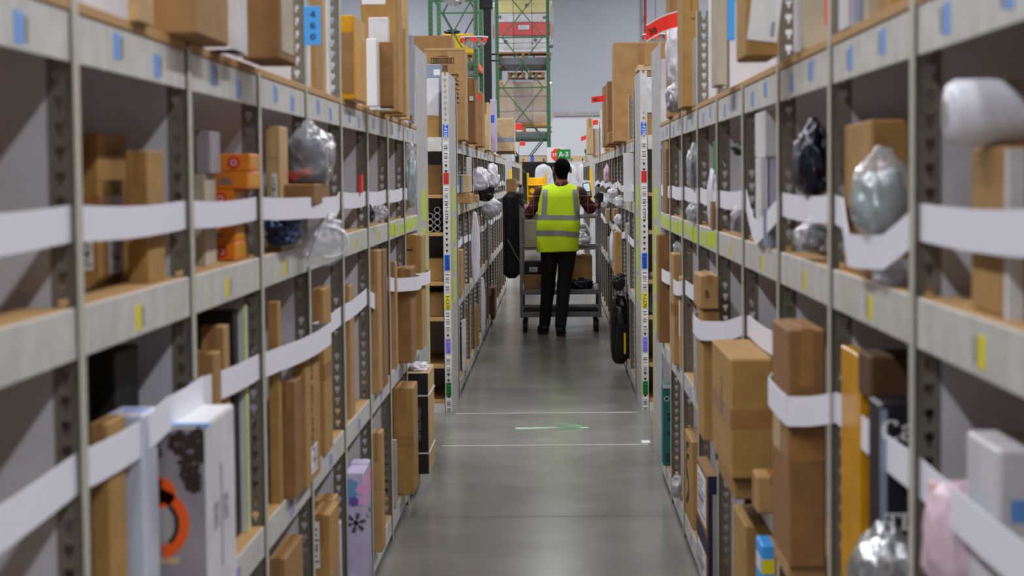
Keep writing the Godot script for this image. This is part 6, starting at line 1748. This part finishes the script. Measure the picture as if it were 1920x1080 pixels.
# ---------------------------------------------------------------- the person
func person():
	var r := base("person", Vector3(0.03, 0, -19.25), "person seen from behind in a lime safety vest, pushing the cart with both hands", "person")
	# joints, x to the right, z towards the viewer
	var neck := Vector3(0.032, 1.50, 0.0); var head := Vector3(0.045, 1.66, -0.02)
	var sl := Vector3(-0.165, 1.42, 0.0); var el := Vector3(-0.285, 1.225, -0.06); var wl := Vector3(-0.33, 1.30, -0.27)
	var sr := Vector3(0.215, 1.415, 0.0); var er := Vector3(0.325, 1.265, -0.08); var wr := Vector3(0.40, 1.295, -0.28)
	var hl := Vector3(-0.085, 0.93, 0.0); var kl := Vector3(-0.105, 0.50, -0.10); var al := Vector3(-0.145, 0.10, -0.10)
	var hr := Vector3(0.105, 0.93, 0.0); var kr := Vector3(0.055, 0.50, -0.02); var ar := Vector3(0.015, 0.105, 0.15)
	var body := SdfSkin.new()
	for s in [[-0.07, -0.07], [0.11, 0.12]]: body.bone(Vector3(s[0], 1.38, 0), Vector3(s[1] * 0.8, 0.95, 0), 0.095, 0.10)
	body.bone(sl, sr, 0.055, 0.055)
	body.bone(neck - Vector3(0, 0.06, 0), head - Vector3(0, 0.06, 0), 0.058, 0.052)
	for q in [[sl, el, wl], [sr, er, wr]]:
		body.bone(q[0], q[1], 0.05, 0.038)
		body.bone(q[1], q[2], 0.038, 0.026)
	for q in [[hl, kl, al], [hr, kr, ar]]:
		body.bone(q[0], q[1], 0.078, 0.05)
		body.bone(q[1], q[2], 0.05, 0.035)
		body.bone(q[2], q[2] + Vector3(-0.01, -0.06, -0.13), 0.035, 0.025)
	var st := SurfaceTool.new()
	st.begin(Mesh.PRIMITIVE_TRIANGLES)
	body.mesh(0.013, 0.05, st)
	var hd := SdfSkin.new()
	hd.bone(head + Vector3(0, 0.02, 0.02), head + Vector3(0, 0.03, -0.04), 0.077, 0.072)
	hd.bone(head + Vector3(0, -0.06, -0.045), head + Vector3(0, -0.085, -0.06), 0.052, 0.038)
	hd.bone(head + Vector3(0, 0.01, -0.105), head + Vector3(0, -0.025, -0.122), 0.010, 0.015)
	hd.bone(head + Vector3(-0.03, -0.062, -0.094), head + Vector3(0.03, -0.062, -0.094), 0.008, 0.008)
	for s in [-1.0, 1.0]:
		hd.bone(head + Vector3(s * 0.083, 0.012, 0.012), head + Vector3(s * 0.086, -0.03, 0.0), 0.015, 0.011)
		hd.bone(head + Vector3(s * 0.032, 0.028, -0.098), head + Vector3(s * 0.05, 0.026, -0.088), 0.012, 0.010)
	hd.bone(head + Vector3(0, -0.06, 0.02), neck + Vector3(0, -0.02, 0), 0.055, 0.058)
	hd.mesh(0.006, 0.022, st)
	st.generate_normals()
	part("body", st.commit(), M.skin, r)
	for s in [-1.0, 1.0]:
		var ey := begin()
		ey.set_smooth_group(1)
		var pr: Array = []
		for k in 9: pr.append([0.011 * sin(PI * k / 8.0), -0.011 * cos(PI * k / 8.0)])
		lathe(ey, pr, 14, head + Vector3(s * 0.032, 0.008, -0.094))
		part("eye", done(ey), M.paper, r)
	var hair := SdfSkin.new()
	hair.bone(head + Vector3(0, 0.03, 0.026), head + Vector3(0, 0.045, -0.03), 0.083, 0.074)
	hair.bone(head + Vector3(0, -0.085, 0.042), head + Vector3(0, 0.02, 0.05), 0.05, 0.068)
	hair.minus.append([head + Vector3(0, -0.05, -0.09), head + Vector3(0, 0.02, -0.12), 0.085])
	hair.cut.append([Vector3(0, -1, 0), -(head.y - 0.095)])
	part("hair", hair.mesh(0.007, 0.03), M.hair, r)
	# shirt: collar and sleeves
	var sh := SdfSkin.new()
	for q in [[sl, el, wl], [sr, er, wr]]:
		sh.bone(q[0], q[1], 0.066, 0.05)
		sh.bone(q[1], q[1].lerp(q[2], 0.08), 0.05, 0.048)
	sh.bone(sl, sr, 0.07, 0.07)
	var sleeves := sh.mesh(0.009, 0.03)
	part("shirt", sleeves, M.plaid, r)
	var co := SdfSkin.new()
	co.bone(neck + Vector3(-0.012, -0.015, 0.0), neck + Vector3(0.012, 0.012, 0.004), 0.074, 0.066)
	co.cut.append([Vector3(0, 1, 0.15), neck.y + 0.042])
	co.minus.append([neck + Vector3(0, 0.035, 0), neck + Vector3(0, 0.2, 0), 0.058])
	part("collar", co.mesh(0.008, 0.02), M.plaid, r)
	# vest
	var v := SdfSkin.new()
	for s in [[-0.085, -0.098, -0.105], [0.115, 0.10, 0.088]]:
		v.bone(Vector3(s[0], 1.385, 0), Vector3(s[1], 1.10, 0), 0.112, 0.110)
		v.bone(Vector3(s[1], 1.10, 0), Vector3(s[2], 0.84, 0), 0.110, 0.116)
	v.bone(Vector3(0.015, 1.38, 0), Vector3(0.0, 0.84, 0), 0.114, 0.122)
	v.bone(Vector3(-0.135, 1.425, 0), Vector3(0.17, 1.42, 0), 0.064, 0.064)
	v.bone(neck + Vector3(-0.05, -0.04, 0), neck + Vector3(0.05, -0.04, 0), 0.062, 0.062)
	v.cut.append([Vector3(0.02, -1, 0), -0.838])
	v.cut.append([Vector3(-1, 0.06, 0), 0.283])
	v.cut.append([Vector3(1, 0.06, 0), 0.330])
	v.minus.append([neck + Vector3(0, 0.06, -0.02), neck + Vector3(0, 0.3, 0), 0.074])
	part("safety_vest", v.mesh(0.008, 0.05), M.vest, r)
	var surf := func(p: Vector3, dir: Vector3) -> Vector3:
		var q := p
		for k in 40:
			var dd := v.at(q, 0.05)
			if dd < 0.0005: break
			q += dir * maxf(dd * 0.8, 0.0004)
		return q - dir * 0.003
	for q in [[1.207, 1.161, 0.006], [1.055, 1.002, 0.022]]:   # the two bands round the body
		var b := begin()
		b.set_smooth_group(1)
		var n := 72
		var lo: Array[Vector3] = []; var hi: Array[Vector3] = []
		for k in n + 1:
			var t := TAU * k / n
			var dir := -Vector3(cos(t), 0, sin(t))
			var c := Vector3(0.0, 0, 0)
			var sag: float = q[2] * clampf((cos(t) - 0.3) * 1.6, 0.0, 1.0)
			lo.append(surf.call(c - dir * 0.5 + Vector3(0, q[1] - sag, 0), dir))
			hi.append(surf.call(c - dir * 0.5 + Vector3(0, q[0] - sag, 0), dir))
		for k in n: quad(b, lo[k], lo[k + 1], hi[k + 1], hi[k], lo[k] - Vector3(0, lo[k].y, 0))
		part("reflective_band", done(b), M.reflective, r)
	for q in [[-0.17, -0.118, -0.15, -0.10], [0.168, 0.215, 0.145, 0.192]]:   # the two bands over the shoulders
		for side in [1.0, -1.0]:
			var b := begin()
			b.set_smooth_group(1)
			var n := 14
			for k in n:
				var e: Array[Vector3] = []
				for j in [k, k + 1]:
					var t := float(j) / n
					var y := lerpf(1.20, 1.462, t)
					for c in 5: e.append(surf.call(Vector3(lerpf(lerpf(q[0], q[1], c / 4.0), lerpf(q[2], q[3], c / 4.0), t), y, 0.5 * side), Vector3(0, 0, -side)) + Vector3(0, 0, 0.002 * side))
				for c in 4:
					if signf(e[c].z) != side or signf(e[c + 6].z) != side: continue
					quad(b, e[c], e[c + 1], e[c + 6], e[c + 5], Vector3(0, 0, side))
			part("reflective_band", done(b), M.reflective, r)
	# trousers and shoes
	var tr := SdfSkin.new()
	tr.bone(Vector3(-0.07, 0.93, 0), Vector3(0.085, 0.93, 0), 0.10, 0.10)
	for q in [[hl, kl, al], [hr, kr, ar]]:
		tr.bone(q[0], q[1], 0.095, 0.07)
		tr.bone(q[1], q[2] + Vector3(0, 0.0, 0), 0.07, 0.056)
	tr.cut.append([Vector3(0, -1, 0), -0.07])
	part("trousers", tr.mesh(0.010, 0.025), M.trousers, r)
	for q in [[al, -12.0], [ar, 6.0]]:
		var f := SdfSkin.new()
		var bs := Basis(Vector3.UP, deg_to_rad(-q[1]))
		var o: Vector3 = q[0]
		var g := Vector3(o.x, 0, o.z)
		f.bone(g + Vector3(0, 0.062, 0.02), g + bs * Vector3(0, 0.10, -0.01), 0.044, 0.046)
		f.bone(g + Vector3(0, 0.05, 0.015), g + bs * Vector3(0, 0.044, -0.19), 0.043, 0.036)
		f.cut.append([Vector3(0, -1, 0), -0.018])
		part("shoe", f.mesh(0.007, 0.02), M.shoe, r)
		var so := SdfSkin.new()
		so.bone(g + Vector3(0, 0.03, 0.022), g + bs * Vector3(0, 0.03, -0.19), 0.047, 0.041)
		so.cut.append([Vector3(0, 1, 0), 0.026])
		so.cut.append([Vector3(0, -1, 0), -0.001])
		part("shoe_sole", so.mesh(0.007, 0.02), M.sole, r)
	# gloved hands closed round the cart posts
	for q in [[wl, -1.0], [wr, 1.0]]:
		var w: Vector3 = q[0]
		var s: float = q[1]
		var pole := Vector3(0.050 + s * 0.40 - 0.03, 0, -0.37)
		var hnd := SdfSkin.new()
		var palm := Vector3(pole.x - s * 0.012, w.y + 0.075, pole.z + 0.055)
		hnd.bone(w, palm - Vector3(0, 0.035, -0.005), 0.034, 0.03)
		hnd.bone(palm - Vector3(0, 0.035, 0), palm + Vector3(0, 0.03, 0), 0.028, 0.026)
		for k in 4:
			var y := palm.y - 0.036 + k * 0.0235
			var rr: float = [0.0085, 0.0095, 0.010, 0.0095][k]
			var ln: float = [0.85, 0.97, 1.0, 0.93][k]
			var p0 := Vector3(palm.x + s * 0.018, y, palm.z - 0.008)
			var p1 := p0 + Vector3(s * 0.03, 0.004, -0.034) * ln
			var p2 := p1 + Vector3(-s * 0.016, 0.0, -0.03) * ln
			var p3 := p2 + Vector3(-s * 0.026, -0.002, 0.002) * ln
			hnd.bone(p0, p1, rr + 0.002, rr + 0.001)
			hnd.bone(p1, p2, rr + 0.001, rr)
			hnd.bone(p2, p3, rr, rr - 0.001)
		var t0 := palm + Vector3(-s * 0.016, -0.02, -0.006)
		hnd.bone(t0, t0 + Vector3(-s * 0.014, 0.03, -0.024), 0.014, 0.0115)
		hnd.bone(t0 + Vector3(-s * 0.014, 0.03, -0.024), t0 + Vector3(s * 0.002, 0.048, -0.046), 0.0115, 0.010)
		part("glove", hnd.mesh(0.0045, 0.008), M.glove, r)
	var sc := base("handheld_scanner", Vector3(0.338, 1.37, -19.40), "handheld scanner with a lit screen in front of the person's right hand", "scanner")
	sc.rotation_degrees = Vector3(-14, 0, 8)
	var sb := begin()
	cbox(sb, Vector3(0, 0.08, 0), Vector3(0.078, 0.165, 0.026), 0.01)
	part("body", done(sb), M.black, sc)
	part("screen", box_mesh(Vector3(0.062, 0.082, 0.002), 0.0008), M.screen, sc, Vector3(0, 0.108, 0.0138))
	for j in 3:
		for k in 3: part("key", box_mesh(Vector3(0.014, 0.009, 0.004), 0.001), M.paper, sc, Vector3((k - 1) * 0.02, 0.022 + j * 0.014, 0.014))
	var hb := begin()
	path(hb, [Vector3(0, 0.02, -0.012), Vector3(0.02, -0.03, -0.04), Vector3(0.05, -0.05, -0.07)], 0.013, 10)
	part("mount", done(hb), M.black, sc)
